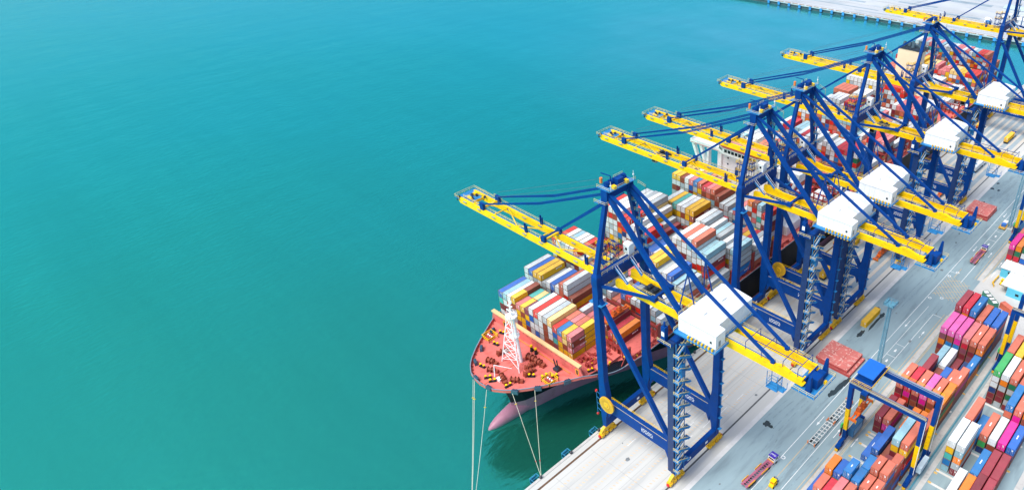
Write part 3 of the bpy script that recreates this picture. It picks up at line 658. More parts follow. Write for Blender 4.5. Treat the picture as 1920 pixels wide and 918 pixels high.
# funnel casing aft
m = MB().box(-40.3, -25.8, 289, 294.5, 15, 55.8); m.box(-46, -20, 290, 303, 15, 30); fu = sp(m, 'funnel', CREAM)
m = MB(); m.box(-40.6, -25.5, 288.7, 299.3, 55.85, 56.3); sp(m, 'cap', DARK, fu)
m = MB()
for x, y, q, h in ((-38.5, 292, .9, 3), (-36, 294, 1, 2.6), (-33, 292, 1.1, 3), (-30, 295, .9, 2.4), (-28, 292, .8, 3), (-31.5, 298, .9, 2.8), (-36, 298.5, .8, 2)): m.tube((x, y, 56.31), (x, y+.6, 56.3+h), q, q*.9, 10)
m.box(-39.5, -27, 295, 297, 56.31, 57.4); sp(m, 'exhaust_pipe', M('exhaust_slate', (.05, .09, .12), .6), fu)
m = MB(); m.rail([(-40.4, 288.8, 56.3), (-25.7, 288.8, 56.3), (-25.7, 301, 56.3)], 1.1, .08, 2); sp(m, 'railing', DARK, fu)

# mooring ropes
yq = -24.4
A = [((-23., -17., 18.), (QX+.5, yq, .7), 'thick mooring rope from the bow to the bollard, left of the pair at the quay', .0), ((-18.7, -11.2, 18.), (QX+.5, yq, .75), 'thick mooring rope from the bow to the bollard, right of the pair at the quay', .0)]
A += [((-38.3, -21.4, 18), (QX+.5, -51.2, .7), 'leftmost long mooring rope hanging from the tip of the bow', 1.2), ((-37.5, -21.4, 18), (QX+.6, -51.3, .7), 'second long mooring rope from the left at the tip of the bow', 1.4), ((-30.9, -21.4, 18), (QX+.5, -51.3, .8), 'third long mooring rope from the left at the tip of the bow', 1.2)]
for a, b, lb, sag in A:
    o, p = rope(a, b, sag, .065, 'mooring_rope', lb, gr)
    rm = MB(); i = 13; rm.tube(Vector(p[i]), Vector(p[i]).lerp(Vector(p[i+1]), .22), .12, n=8); rm.build('red_marker', REDP, o)
    rm = MB(); i = 2; d_ = (Vector(p[i+1])-Vector(p[i])).normalized(); rm.tube(Vector(p[i]), Vector(p[i])+d_*.12, .42, n=10); rm.build('rat_guard', YEL, o)

# ------------------------------------------------------------------ containers: data
CELLS = []   # dicts
def stack(x, y, z0, L, tops, h, block, bay, rowname, rowi):
    n = len(tops); z = z0
    for k, c in enumerate(tops):
        CELLS.append(dict(x=x, y=y, z=z, L=L, h=h, c=c, k=k, n=n, block=block, bay=bay, row=rowname, ri=rowi)); z += h
YARD = ['maroon']*7+['brown']*5+['salmon']*3+['plum', 'plum', 'blue', 'navy', 'orange', 'magenta', 'green', 'grey', 'white', 'midblue', 'red', 'dkgreen', 'crimson', 'yellow']
SHIPP = ['white']*8+['grey']*7+['ltblue']*2+['brown']*4+['maroon']*3+['salmon']*3+['red']*3+['yellow']*3+['blue', 'midblue', 'plum', 'orange', 'teal', 'cream', 'rose', 'navy', 'dkgreen']
rc = random.Random(11)
def fill(cols, n, pal=YARD):   # cols: colours listed from the top down
    c = [t for t in cols.split()][:n]
    while len(c) < n: c.append(rc.choice(pal))
    return c[::-1]
XA = [67.42+2.82*i for i in range(6)]
XB = [91.34+2.84*i for i in range(6)]
def bayA(y, L, spec, h=2.62, label=''):
    for i, s in enumerate(spec):
        if s: stack(XA[i], y, .012, L, fill(s[1], s[0]), s[2] if len(s) > 2 else h, 'A', label, ORD[i], i)
def bayB(y, L, spec, h=2.66, label=''):
    for i, s in enumerate(spec):
        if s: stack(XB[i], y, .012, L, fill(s[1], s[0]), s[2] if len(s) > 2 else h, 'B', label, ORD[i], i)
L20, L40 = 6.06, 12.19
N = None
bayA(21.7, L20, [(4, 'salmon salmon'), (4, 'crimson crimson'), (5, 'rose rose'), (5, 'salmon red'), (4, 'salmon maroon'), (4, 'brown maroon')], label='at the bottom edge of the photo')
bayA(28.0, L20, [(5, 'orange orange orange orange'), (5, 'blue green maroon'), (6, 'midblue navy'), (5, 'midblue blue', 2.78), (5, 'salmon brown'), (5, 'salmon magenta blue maroon')], label='in the front row of short stacks')
bayA(34.3, L20, [N, N, (2, 'brown'), (5, 'midblue', 2.75), (6, 'salmon maroon'), (6, 'salmon blue maroon navy', 2.6)], label='in the second row of short stacks')
bayA(40.6, L20, [N, N, N, (3, 'brown'), (4, 'maroon'), (5, 'salmon red maroon blue')], label='in the third row of short stacks')
bayA(48.3, L40, [N, (1, 'blue'), (3, 'blue navy'), (2, 'brown'), (6, 'ltblue yellow maroon maroon', 2.7), (6, 'salmon yellow maroon red blue', 2.7)], label='right under the gantry crane')
bayA(62.0, L40, [(3, 'wine maroon maroon'), (3, 'salmon magenta maroon', 2.68), N, (3, 'orange orange', 2.5), (3, 'orange maroon', 2.53), (4, 'salmon maroon brown green')], label='just behind the gantry crane')
bayA(76.2, L40, [(5, 'salmon maroon crimson maroon', 2.52), (5, 'crimson magenta red maroon', 2.52), (5, 'salmon maroon brown', 2.5), (5, 'pink magenta maroon brown', 2.5), (5, 'salmon brown orange', 2.46), (5, 'orange maroon green orange brown', 2.4)], label='in the full row behind the gantry crane')
bayA(88.4, L40, [N, (4, 'wine navy maroon', 2.58), (2, 'brown maroon'), N, (3, 'salmon red'), (4, 'salmon magenta brown', 2.62)], label='in the gapped row by the road')
stack(XA[3], 95.0, .012, L20, fill('blue maroon', 3), 2.3, 'A', 'in the gapped row by the road', 'fourth', 3)
bayA(101.0, L40, [N, (2, 'ltblue grey', 3.1), (2, 'white white', 3.1), (1, 'maroon'), (1, 'navy'), (3, 'midblue orange orange', 2.5)], label='in front of the magenta stacks')
bayA(113.5, L40, [(5, 'pink plum orange maroon brown'), (5, 'pink brown midblue'), (5, 'pink magenta midblue'), (5, 'rose crimson plum maroon', 2.5), (5, 'salmon brown maroon plum', 2.52), (5, 'salmon orange navy', 2.52)], label='in the row topped by magenta containers')
bayA(126.1, L40, [(6, 'wine plum', 2.74), (6, 'crimson orange', 2.74), (6, 'midblue maroon', 2.7), (5, 'salmon brown', 2.68), (5, 'blue blue', 2.66), (5, 'blue crimson navy', 2.64)], label='in the far row of the roadside block')
bayB(42.2, L20, [N, N, (1, 'white'), N, (2, 'orange green'), (2, 'brown')], label='at the bottom edge of the right block')
bayB(48.6, L40, [N, N, (2, 'white maroon', 2.9), (2, 'orange green'), (3, 'maroon maroon'), (3, 'wine brown')], label='at the bottom of the right block')
bayB(61.4, L40, [(5, 'white yellow teal midblue ltblue', 2.72), (5, 'white ltblue orange grey maroon', 2.72), N, (2, 'midblue maroon', 2.7), (3, 'wine orange green', 2.4), (3, 'wine maroon brown', 2.5)], label='in the row of two tall white stacks')
bayB(75.9, L40, [(4, 'salmon blue maroon blue', 2.95), (2, 'midblue blue'), (3, 'salmon green navy', 2.75), (3, 'white brown', 2.75), (3, 'magenta maroon', 2.75), (3, 'blue navy', 2.75)], label='behind the two tall white stacks')
bayB(88.3, L40, [N, N, N, (5, 'midblue salmon brown', 2.75), (5, 'salmon magenta maroon'), (5, 'orange brown')], label='in the half-empty row of the right block')
bayB(100.2, L40, [(6, 'green white white navy maroon maroon', 2.55), (6, 'white orange grey maroon maroon grey', 2.48), (6, 'salmon dkgreen grey dkgreen grey maroon', 2.46), (5, 'salmon'), (5, 'blue'), (5, 'maroon')], label='in the row topped by light green')
bayB(112.8, L40, [(6, 'salmon maroon', 2.54), (6, 'yellow brown', 2.5), (5, 'maroon'), (5, 'magenta'), (5, 'brown'), (5, 'white')], label='behind the light green container')
for i, (a, t) in enumerate([(5, 'magenta plum crimson'), (5, 'orange dkgreen crimson'), (5, 'dkgreen white blue'), (5, 'salmon'), (4, 'maroon'), (4, 'blue')]):
    stack(XA[i], 188.6, .012, L40, fill(t, a), 2.66, 'C', 'in the block beyond the pale cyan building', ORD[i], i)
    stack(XA[i], 201.2, .012, L40, fill(['salmon', 'salmon', 'orange', 'white', 'blue', 'red'][i], 5), 2.6, 'C', 'in the second row beyond the pale cyan building', ORD[i], i)
# ship bays: (row index from the quay side) -> (tiers, tops, top height)
def xs(i): return -6.25-2.5*i-2.46
def bayS(y, spec, name, L=L40):
    for i, (n, tops, zt) in sorted(spec.items()):
        if n <= 0: continue
        h = (zt-HZ-.03)/n
        if L == L20:
            for q in (0, 1):
                t = tops.split('|'); tt = t[q if len(t) > 1 else 0]
                stack(xs(i), y+q*6.13, HZ+.03, L20, fill(tt, n, SHIPP), h, 'S', name, ORD[i], i)
        else: stack(xs(i), y, HZ+.03, L, fill(tops, n, SHIPP), h, 'S', name, ORD[i], i)
def rows_(a, b, n, zt, tops=''):
    t = tops.split(','); return {i: (n, t[(i-a) % len(t)], zt) for i in range(a, b+1)}
S0 = {}
nm = 'behind the bow breakwater'
bayS(FB[0], {6: (4, 'rose brown rose yellow|yellow yellow yellow yellow', 26.4), 7: (4, 'yellow cream brown yellow|salmon', 26.4), 8: (4, 'midblue rose yellow yellow|rose', 26.4), 9: (4, 'red blue teal plum|salmon', 26.4)}, nm, L20)
bayS(FB[0], {10: (4, 'cream white white brown', 28.2), 11: (4, 'grey brown brown brown', 28.2), 12: (4, 'white white white grey', 28.2), 13: (4, 'red grey white blue', 28.2), 14: (4, 'white blue white grey', 28.2)}, nm)
bayS(FB[0], {15: (4, 'plum yellow blue maroon|teal', 26.6), 16: (4, 'yellow brown yellow yellow|cream', 26.6), 17: (4, 'rose yellow yellow plum|teal', 26.4), 18: (4, 'yellow brown white|brown maroon', 28.3)}, nm, L20)
bayS(FB[0], {19: (4, 'white red grey', 27.6), 20: (4, 'ltblue white maroon', 27.5), 21: (4, 'blue teal maroon white', 27.4)}, nm)
nm = 'in the second bay from the bow'
bayS(FB[1], {3: (2, 'orange maroon', 21.6), 4: (2, 'crimson red', 21.6), 5: (3, 'maroon brown', 24.2), 6: (2, 'salmon red', 21.8), 7: (2, 'red', 21.8), 8: (2, 'salmon', 21.6), 9: (2, 'rose', 21.6), 10: (3, 'white', 23.6), 11: (2, 'red red', 21.6),
    12: (4, 'brown yellow red', 27.), 13: (6, 'white white red grey yellow', 32.), 14: (5, 'salmon salmon brown', 30.8), 15: (4, 'white red brown', 28.4), 16: (4, 'blue navy white', 28.6), 17: (4, 'white grey', 28.2), 18: (4, 'grey white', 26.8), 19: (5, 'yellow white', 29.4), 20: (5, 'yellow grey', 29.4), 21: (5, 'blue white', 29.2), 22: (5, 'white white', 29.2)}, nm)
nm = 'in the third bay from the bow'
bayS(FB[2], {0: (3, 'white grey', 24), 1: (4, 'grey ltblue brown', 26.4), 2: (4, 'white ltblue grey', 26.6), 3: (4, 'blue white maroon', 26.6), 4: (4, 'grey red navy', 26.4), 5: (4, 'white maroon red', 26.4), 6: (4, 'red brown ltblue', 26.5), 7: (4, 'blue brown white maroon', 26.5),
    8: (2, 'rose', 21.5), 9: (2, 'salmon', 21.5), 10: (3, 'white', 24), 11: (4, 'grey ltblue', 27), 12: (4, 'white white', 28), 13: (4, 'red', 28), 14: (5, 'ltblue', 29.4), 15: (5, 'brown red', 29.6), 16: (6, 'white white', 32),
    17: (7, 'red white', 35), 18: (7, 'white blue', 35.2), 19: (7, 'white white', 35.3), 20: (7, 'ltblue white', 35.2), 21: (7, 'white white', 35.3), 22: (7, 'red red', 35.3)}, nm)
nm = 'in the fourth bay from the bow'
bayS(FB[3], {1: (5, 'grey white', 28.5), 2: (5, 'ltblue grey', 29), 3: (6, 'blue white', 31.5), 4: (6, 'white grey', 31.6), 5: (6, 'grey', 31), 6: (7, 'yellow grey white ltblue', 34.4), 7: (7, 'yellow white grey', 34.4), 8: (3, 'brown', 23), 9: (2, 'blue', 21.6), 10: (2, 'salmon', 21.4), 11: (2, 'rose', 21.4), 12: (2, 'rose', 21.4), 13: (2, 'rose red', 21.4), 14: (2, 'grey', 21.4), 15: (2, 'red', 21.4), 16: (2, '', 21.4), 17: (2, '', 21.4), 18: (1, '', 19), 19: (1, '', 19)}, nm)
nm = 'in the fifth bay from the bow'
bayS(FB[4], {0: (3, 'grey grey', 24), 1: (7, 'ltblue white maroon red white', 35.8), 2: (7, 'ltblue white', 35.2), 3: (9, 'salmon white grey white red', 39.6), 4: (9, 'white ltblue white grey', 39.6), 5: (9, 'salmon white white maroon', 39.5), 6: (9, 'white grey white brown white', 39.4), 7: (8, 'white brown maroon', 36.9), 8: (6, 'white maroon', 31.5), 9: (2, 'brown', 21.6), 10: (2, '', 21.6), 11: (4, 'white ltblue', 25.4), 12: (4, 'blue blue', 25.2), 13: (4, 'blue', 24.8),
    14: (6, 'red red', 31), 15: (6, 'white rose', 31.4), 16: (7, 'white salmon', 33.6), 17: (8, 'red red orange', 35.8), 18: (8, 'red salmon red', 36), 19: (8, 'white white red orange', 37.8), 20: (8, 'white brown white', 37.8), 21: (8, 'white red white', 37.8), 22: (8, 'red salmon white white', 37.8)}, nm)
nm = 'in the sixth bay from the bow'
bayS(FB[5], {0: (6, 'ltblue grey grey grey', 31.2), 1: (6, 'grey white', 31.2), 2: (6, 'white grey', 32.6), 3: (7, 'grey ltblue', 34.4), 4: (7, 'ltblue grey', 34.4), 5: (8, 'white white', 36), 6: (9, 'grey grey', 38.4), 7: (9, 'white grey', 38.4), 8: (4, 'brown', 26), 9: (2, '', 21), 10: (2, '', 21), 11: (2, '', 21), 12: (2, '', 21), 13: (2, '', 21), 14: (2, '', 21), 15: (3, '', 24), 16: (4, '', 26), 17: (6, 'white', 31),
    18: (7, 'grey cream ltblue grey ltblue', 35.2), 19: (7, 'white white', 35.2), 20: (7, 'grey white', 35), 21: (7, 'white grey', 34.4), 22: (7, 'white white', 34.4)}, nm)
nm = 'in the seventh bay from the bow'
bayS(FB[6], {0: (4, 'white grey white', 26.4), 1: (4, 'grey', 26.4), 2: (4, 'crimson', 26), 3: (4, 'yellow', 26), 4: (4, 'salmon', 26), 5: (3, 'grey', 24), 6: (3, 'red', 24), 7: (3, 'red', 24), 8: (3, 'white', 24), 9: (4, 'crimson', 26), 10: (4, 'grey', 25), 11: (4, 'red', 25), 12: (3, 'brown', 24),
    13: (5, 'yellow brown yellow', 30.4), 14: (5, 'yellow yellow', 30.4), 15: (5, 'white brown', 30.4), 16: (5, 'white yellow', 30.4), 17: (5, 'teal yellow', 30.4), 18: (5, 'yellow yellow', 30.4), 19: (5, 'white yellow', 30.4)}, nm)
nm = 'in the eighth bay from the bow, before the bridge'
bayS(FB[7], {2: (6, 'red white maroon brown', 32.4), 3: (7, 'ltblue white teal white', 36), 4: (8, 'brown red grey', 36.4), 5: (8, 'orange white brown', 36.2), 6: (6, 'white', 31), 7: (5, 'grey', 29), 8: (5, 'rose', 29), 9: (4, 'grey grey white', 27), 10: (5, 'grey', 29.2), 11: (5, 'grey', 29.4),
    12: (6, 'brown brown', 32.4), 13: (7, 'salmon brown', 34.8), 14: (7, 'rose salmon', 34.6), 15: (7, 'crimson brown', 34.6), 16: (7, 'salmon yellow', 35.4), 17: (7, 'midblue grey', 35.4), 18: (7, 'rose blue maroon', 35.4), 19: (7, 'white white grey', 35.4), 20: (7, 'brown grey white brown', 34.8), 21: (7, 'yellow white maroon', 35.2), 22: (7, 'yellow white brown', 35.2)}, nm)
hts = [(19, 24, 38), (22, 27, 34), (34, 35.6, 27), (22, 26, 31), (30, 36.2, 36), (24, 25, 30), (27, 30, 33.6), (33, 25, 34), (31, 37.6, 37.8)]
hts2 = [(22, 26, 30), (24, 27, 30), (31.2, 32.3, 34), (24, 26, 31), (36, 36.4, 37)]
tops_ = ['white', 'white', 'salmon', 'rose', 'white', 'grey', 'white', 'red', 'white', 'ltblue', 'salmon', 'white', 'white', 'rose', 'crimson', 'white']
for q, (ys_, hs) in enumerate(((AB, hts), (CB, hts2))):
    for k, y in enumerate(ys_):
        sp_ = {}; a = rc.randint(0, 12); cc = 'white'
        for i in range(1, 23):
            zt = hs[k][0 if i < 8 else 1 if i < 15 else 2]
            if (q == 1 and i < 3 and k != 2) : zt -= 5
            if rc.random() < .1: zt -= 2.6
            if rc.random() < .5: cc = rc.choice(tops_)
            if q == 1 and k == 2: cc = ['red', 'red', 'yellow', 'cream', 'rose', 'rose', 'cream', 'yellow', 'yellow', 'salmon', 'salmon', 'crimson'][min(i, 23)//2]
            if q == 1 and k == 4: cc = 'salmon' if i < 4 else 'red' if i < 6 else rc.choice(['white', 'white', 'grey', 'white', 'rose', 'ltblue'])
            sp_[i] = (max(1, round((zt-HZ)/2.62)), cc, zt)
        bayS(y, sp_, f'in the {ORD[k]} bay aft of the bridge' if q == 0 else f'in the {ORD[k]} bay aft of the funnel')

# visibility count: rays through the camera onto the boxes of all containers
def cellbox(c): return (c['x'], c['x']+2.438, c['y'], c['y']+c['L'], c['z'], c['z']+c['h']-.05)
vv, ff_ = [], []
for c in CELLS:
    x0, x1, y0, y1, z0, z1 = cellbox(c); o = len(vv)
    vv += [(x0, y0, z0), (x1, y0, z0), (x1, y1, z0), (x0, y1, z0), (x0, y0, z1), (x1, y0, z1), (x1, y1, z1), (x0, y1, z1)]
    ff_ += [tuple(o+i for i in f) for f in [(0, 3, 2, 1), (4, 5, 6, 7), (0, 1, 5, 4), (1, 2, 6, 5), (2, 3, 7, 6), (3, 0, 4, 7)]]
bv = BVHTree.FromPolygons(vv, ff_); org = Vector(CAM)
hits = [0]*len(CELLS)
for v in range(0, 918, 3):
    for u in range(900, 1920, 3):
        d_ = Vector(cr*((u-CX)/F)-cu*((v-CY)/F)+cf)
        h_ = bv.ray_cast(org, d_)
        if h_[2] is not None: hits[h_[2]//6] += 1
order = sorted(range(len(CELLS)), key=lambda i: -hits[i])
indiv = set(i for i in order[:292] if hits[i] > 0)

# container mesh: framed box with corrugated walls
def container_mesh(L, H):
    m = MB(); W_ = 2.438; e = .095; m.mat(1)
    for x in (0, W_-e):
        for y in (0, L-e): m.box(x, x+e, y, y+e, 0, H)
    for z in (0, H-e):
        for x in (0, W_-e): m.box(x+.004, x+e-.004, e, L-e, z+.004, z+e-.004)
        for y in (0, L-e): m.box(e, W_-e, y+.004, y+e-.004, z+.004, z+e-.004)
    m.mat(0); n = int((L-2*e)/.28)
    for xo, s in ((.03, 1), (W_-.03, -1)):
        vs = []; fs = []
        for k in range(n+1):
            for q, (dy, dx) in enumerate(((0, 0), (.35, 0), (.5, .045), (.85, .045))):
                if k == n and q: break
                y = e+(k+dy)*(L-2*e)/n; vs += [(xo+s*dx, y, e), (xo+s*dx, y, H-e)]
        for k in range(len(vs)//2-1): fs.append((2*k, 2*k+2, 2*k+3, 2*k+1))
        m.add(vs, fs)
    m.mat(2); vs = []; fs = []; nr = n
    for k in range(nr+1):
        for q, (dy, dz) in enumerate(((0, 0), (.4, 0), (.5, .03), (.9, .03))):
            if k == nr and q: break
            y = e+(k+dy)*(L-2*e)/nr; vs += [(e, y, H-.05+dz-.02), (W_-e, y, H-.05+dz-.02)]
    for k in range(len(vs)//2-1): fs.append((2*k, 2*k+2, 2*k+3, 2*k+1))
    m.add(vs, fs); m.mat(0); m.box(.06, W_-.06, .06, L-.06, .06, H-.12)
    return m
def door_mesh(H):
    m = MB(); W_ = 2.438
    m.mat(0); m.box(.13, W_/2-.02, -.0, .05, .14, H-.14); m.box(W_/2+.02, W_-.13, -.0, .05, .14, H-.14)
    m.mat(1)
    for x in (.42, .85, 1.58, 2.02): m.box(x-.025, x+.025, -.035, -.003, .1, H-.1); m.box(x-.05, x+.2, -.045, -.004, H*.42, H*.45)
    m.mat(2); m.box(1.62, 1.98, -.012, -.003, H*.62, H*.78); m.box(1.35, 1.95, -.012, -.003, H*.84, H*.89)
    return m
cmesh, dmesh = {}, {}
def get_cm(L, H):
    key = (round(L, 2), round(H, 2))
    if key not in cmesh:
        cmesh[key] = container_mesh(L, H).mesh('shipping_container', [CM['white'], CM['white'], CM['white']])
        dmesh[key[1]] = dmesh.get(key[1]) or door_mesh(H).mesh('door', [CM['white'], DOORBAR, WHITE])
    return cmesh[key], dmesh[key[1]]
def put_container(x, y, z, L, H, c, label, group=None, door=True, rz=0, front=True, ship=False):
    cm_, dm_ = get_cm(L, H)
    o = bpy.data.objects.new('shipping_container', cm_); col.objects.link(o); o.location = (x, y, z); o.rotation_euler = (0, 0, rz)
    for q_, mm_ in enumerate((CM[c], FRAME if ship else CM[c], RM[c] if ship else RY[c])): o.material_slots[q_].link = 'OBJECT'; o.material_slots[q_].material = mm_
    tag(o, label, 'container', group)
    if door:
        d_ = bpy.data.objects.new('door', dm_); col.objects.link(d_); d_.parent = o
        d_.material_slots[0].link = 'OBJECT'; d_.material_slots[0].material = CM[c]
    return o
TOPW = ['top', 'second from top', 'third from top', 'fourth from top', 'fifth from top', 'sixth from top', 'seventh from top', 'eighth from top', 'ninth from top']
placed = {}
for i in sorted(indiv):
    c = CELLS[i]; t = TOPW[c['n']-1-c['k']]; ln_ = 'short ' if c['L'] < 7 else ''
    if c['block'] == 'S': 
        side = f"{c['row']} stack from the quay"
        half = ' forward' if (c['L'] < 7 and abs(c['y']-FB[0]) < .1) else (' rear' if c['L'] < 7 else '')
        lab = f"{WORD[c['c']]}{half} container, {t.replace(' from top', '')}, {c['row']} from the quay, {c['bay']}".replace(', before the bridge', ''); gp = 'containers stacked on the ship'
    else:
        lab = f"{ln_}{WORD[c['c']]} container, {t.replace(' from top', '')}, {c['row']} from the {'channel' if c['block'] == 'B' else 'road'}, {c['bay']}"
        gp = {'A': 'containers in the block beside the road', 'B': 'containers in the block at the right edge', 'C': 'containers in the block beyond the building'}[c['block']]
    w_ = lab.split()
    if len(w_) > 16: lab = lab.replace(' containers', '').replace('row topped by the', 'row of the').replace('of the', 'of').replace('of short', 'of short')
    o_ = placed[i] = put_container(c['x'], c['y'], c['z'], c['L'], c['h']-.05, c['c'], lab, gp, ship=c['block'] == 'S')
    if rc.random() < .28 and c['c'] not in ('white', 'grey', 'cream', 'ltblue'):
        q = MB(); hh = c['h']-.05; q.box(2.45, 2.462, c['L']*.06, c['L']*.06+.28, hh*.25, hh*.8)
        for k_ in range(5): q.box(2.45, 2.462, c['L']*.62+k_*.62, c['L']*.62+k_*.62+(.5, .36, .45, .3, .48)[k_], hh*.62, hh*.8)
        q.build('lettering', WHITE, o_)
    if c['k'] == c['n']-1 and c['block'] in 'AB' and c['c'] in ('blue', 'midblue', 'orange', 'salmon') and rc.random() < .5:
        q = MB().box(1.05, 1.4, c['L']*.42, c['L']*.58, c['h']-.048, c['h']-.03).build('roof_mark', WHITE, o_)
# the rest of the cargo in one object
m = MB(); keys = list(PAL)
occ = {}
for i, c in enumerate(CELLS):
    if i in placed: continue
    nk = len(keys); x0, x1, y0, y1, z0, z1 = cellbox(c); e = .09
    if not hits[i]: m.cur = keys.index(c['c']); m.box(x0, x1, y0, y1, z0, z1); continue
    m.cur = keys.index(c['c']); m.box(x0+.02, x1-.02, y0+.03, y1-.02, z0+.02, z1-.06)
    m.cur = nk+1+keys.index(c['c']); m.box(x0+.06, x1-.06, y0+.06, y1-.06, z1-.05, z1-.005)
    m.cur = nk
    for xx in (x0, x1-e): m.box(xx, xx+e, y0, y0+e, z0, z1)
    for zz in (z0, z1-e): m.box(x0+e, x1-e, y0+.005, y0+e, zz, zz+e)
    m.box(x1-e, x1, y1-e, y1, z0, z1)
    for zz in (z0, z1-e): m.box(x1-e, x1-.005, y0+e, y1-e, zz, zz+e)
o = m.build('stacked_containers', [CM[k] for k in keys]+[FRAME]+[RM[k] for k in keys]); tag(o, 'the many further containers stacked on the ship behind the nearer ones', 'containers', None, 'stuff')

def lettering(text, size, loc, rot, mat, parent=None, name='lettering', ext=.004):
    cu_ = bpy.data.curves.new(name, 'FONT'); cu_.body = text; cu_.size = size; cu_.extrude = ext; cu_.align_x = 'CENTER'; cu_.align_y = 'CENTER'
    cu_.materials.append(mat)
    o = bpy.data.objects.new(name, cu_); col.objects.link(o); o.location = loc; o.rotation_euler = rot
    me = bpy.data.meshes.new_from_object(o); p = bpy.data.objects.new(name, me); bpy.data.objects.remove(o); p.name = name; o = p
    col.objects.link(o); o.location = loc; o.rotation_euler = rot
    if parent: o.parent = parent
    return o
def side_text(ri, bay, k_from_top, text, size, mat=WHITE, block='A'):
    for i, o in placed.items():
        c = CELLS[i]
        if c['block'] == block and c['ri'] == ri and abs(c['y']-bay) < .2 and c['n']-1-c['k'] == k_from_top:
            lettering(text, size, (2.47, c['L']/2, c['h']/2), (R(90), 0, R(90)), mat, o)
side_text(5, 88.4, 1, 'ONE', 2.3); side_text(5, 76.2, 2, 'EVERGREEN', 1.6)
side_text(2, 48.3, 0, 'APL', 1.2)
# single containers away from the blocks
put_container(37.9, 109.8, .012, L40, 2.6, 'yellow', 'lone yellow container standing on the asphalt by the road', None)
CMO = 'containers standing singly'
put_container(64.55, 23.9, 1.35, L40, 2.6, 'blue', 'blue container on a trailer in the lane left of the orange stack', None)

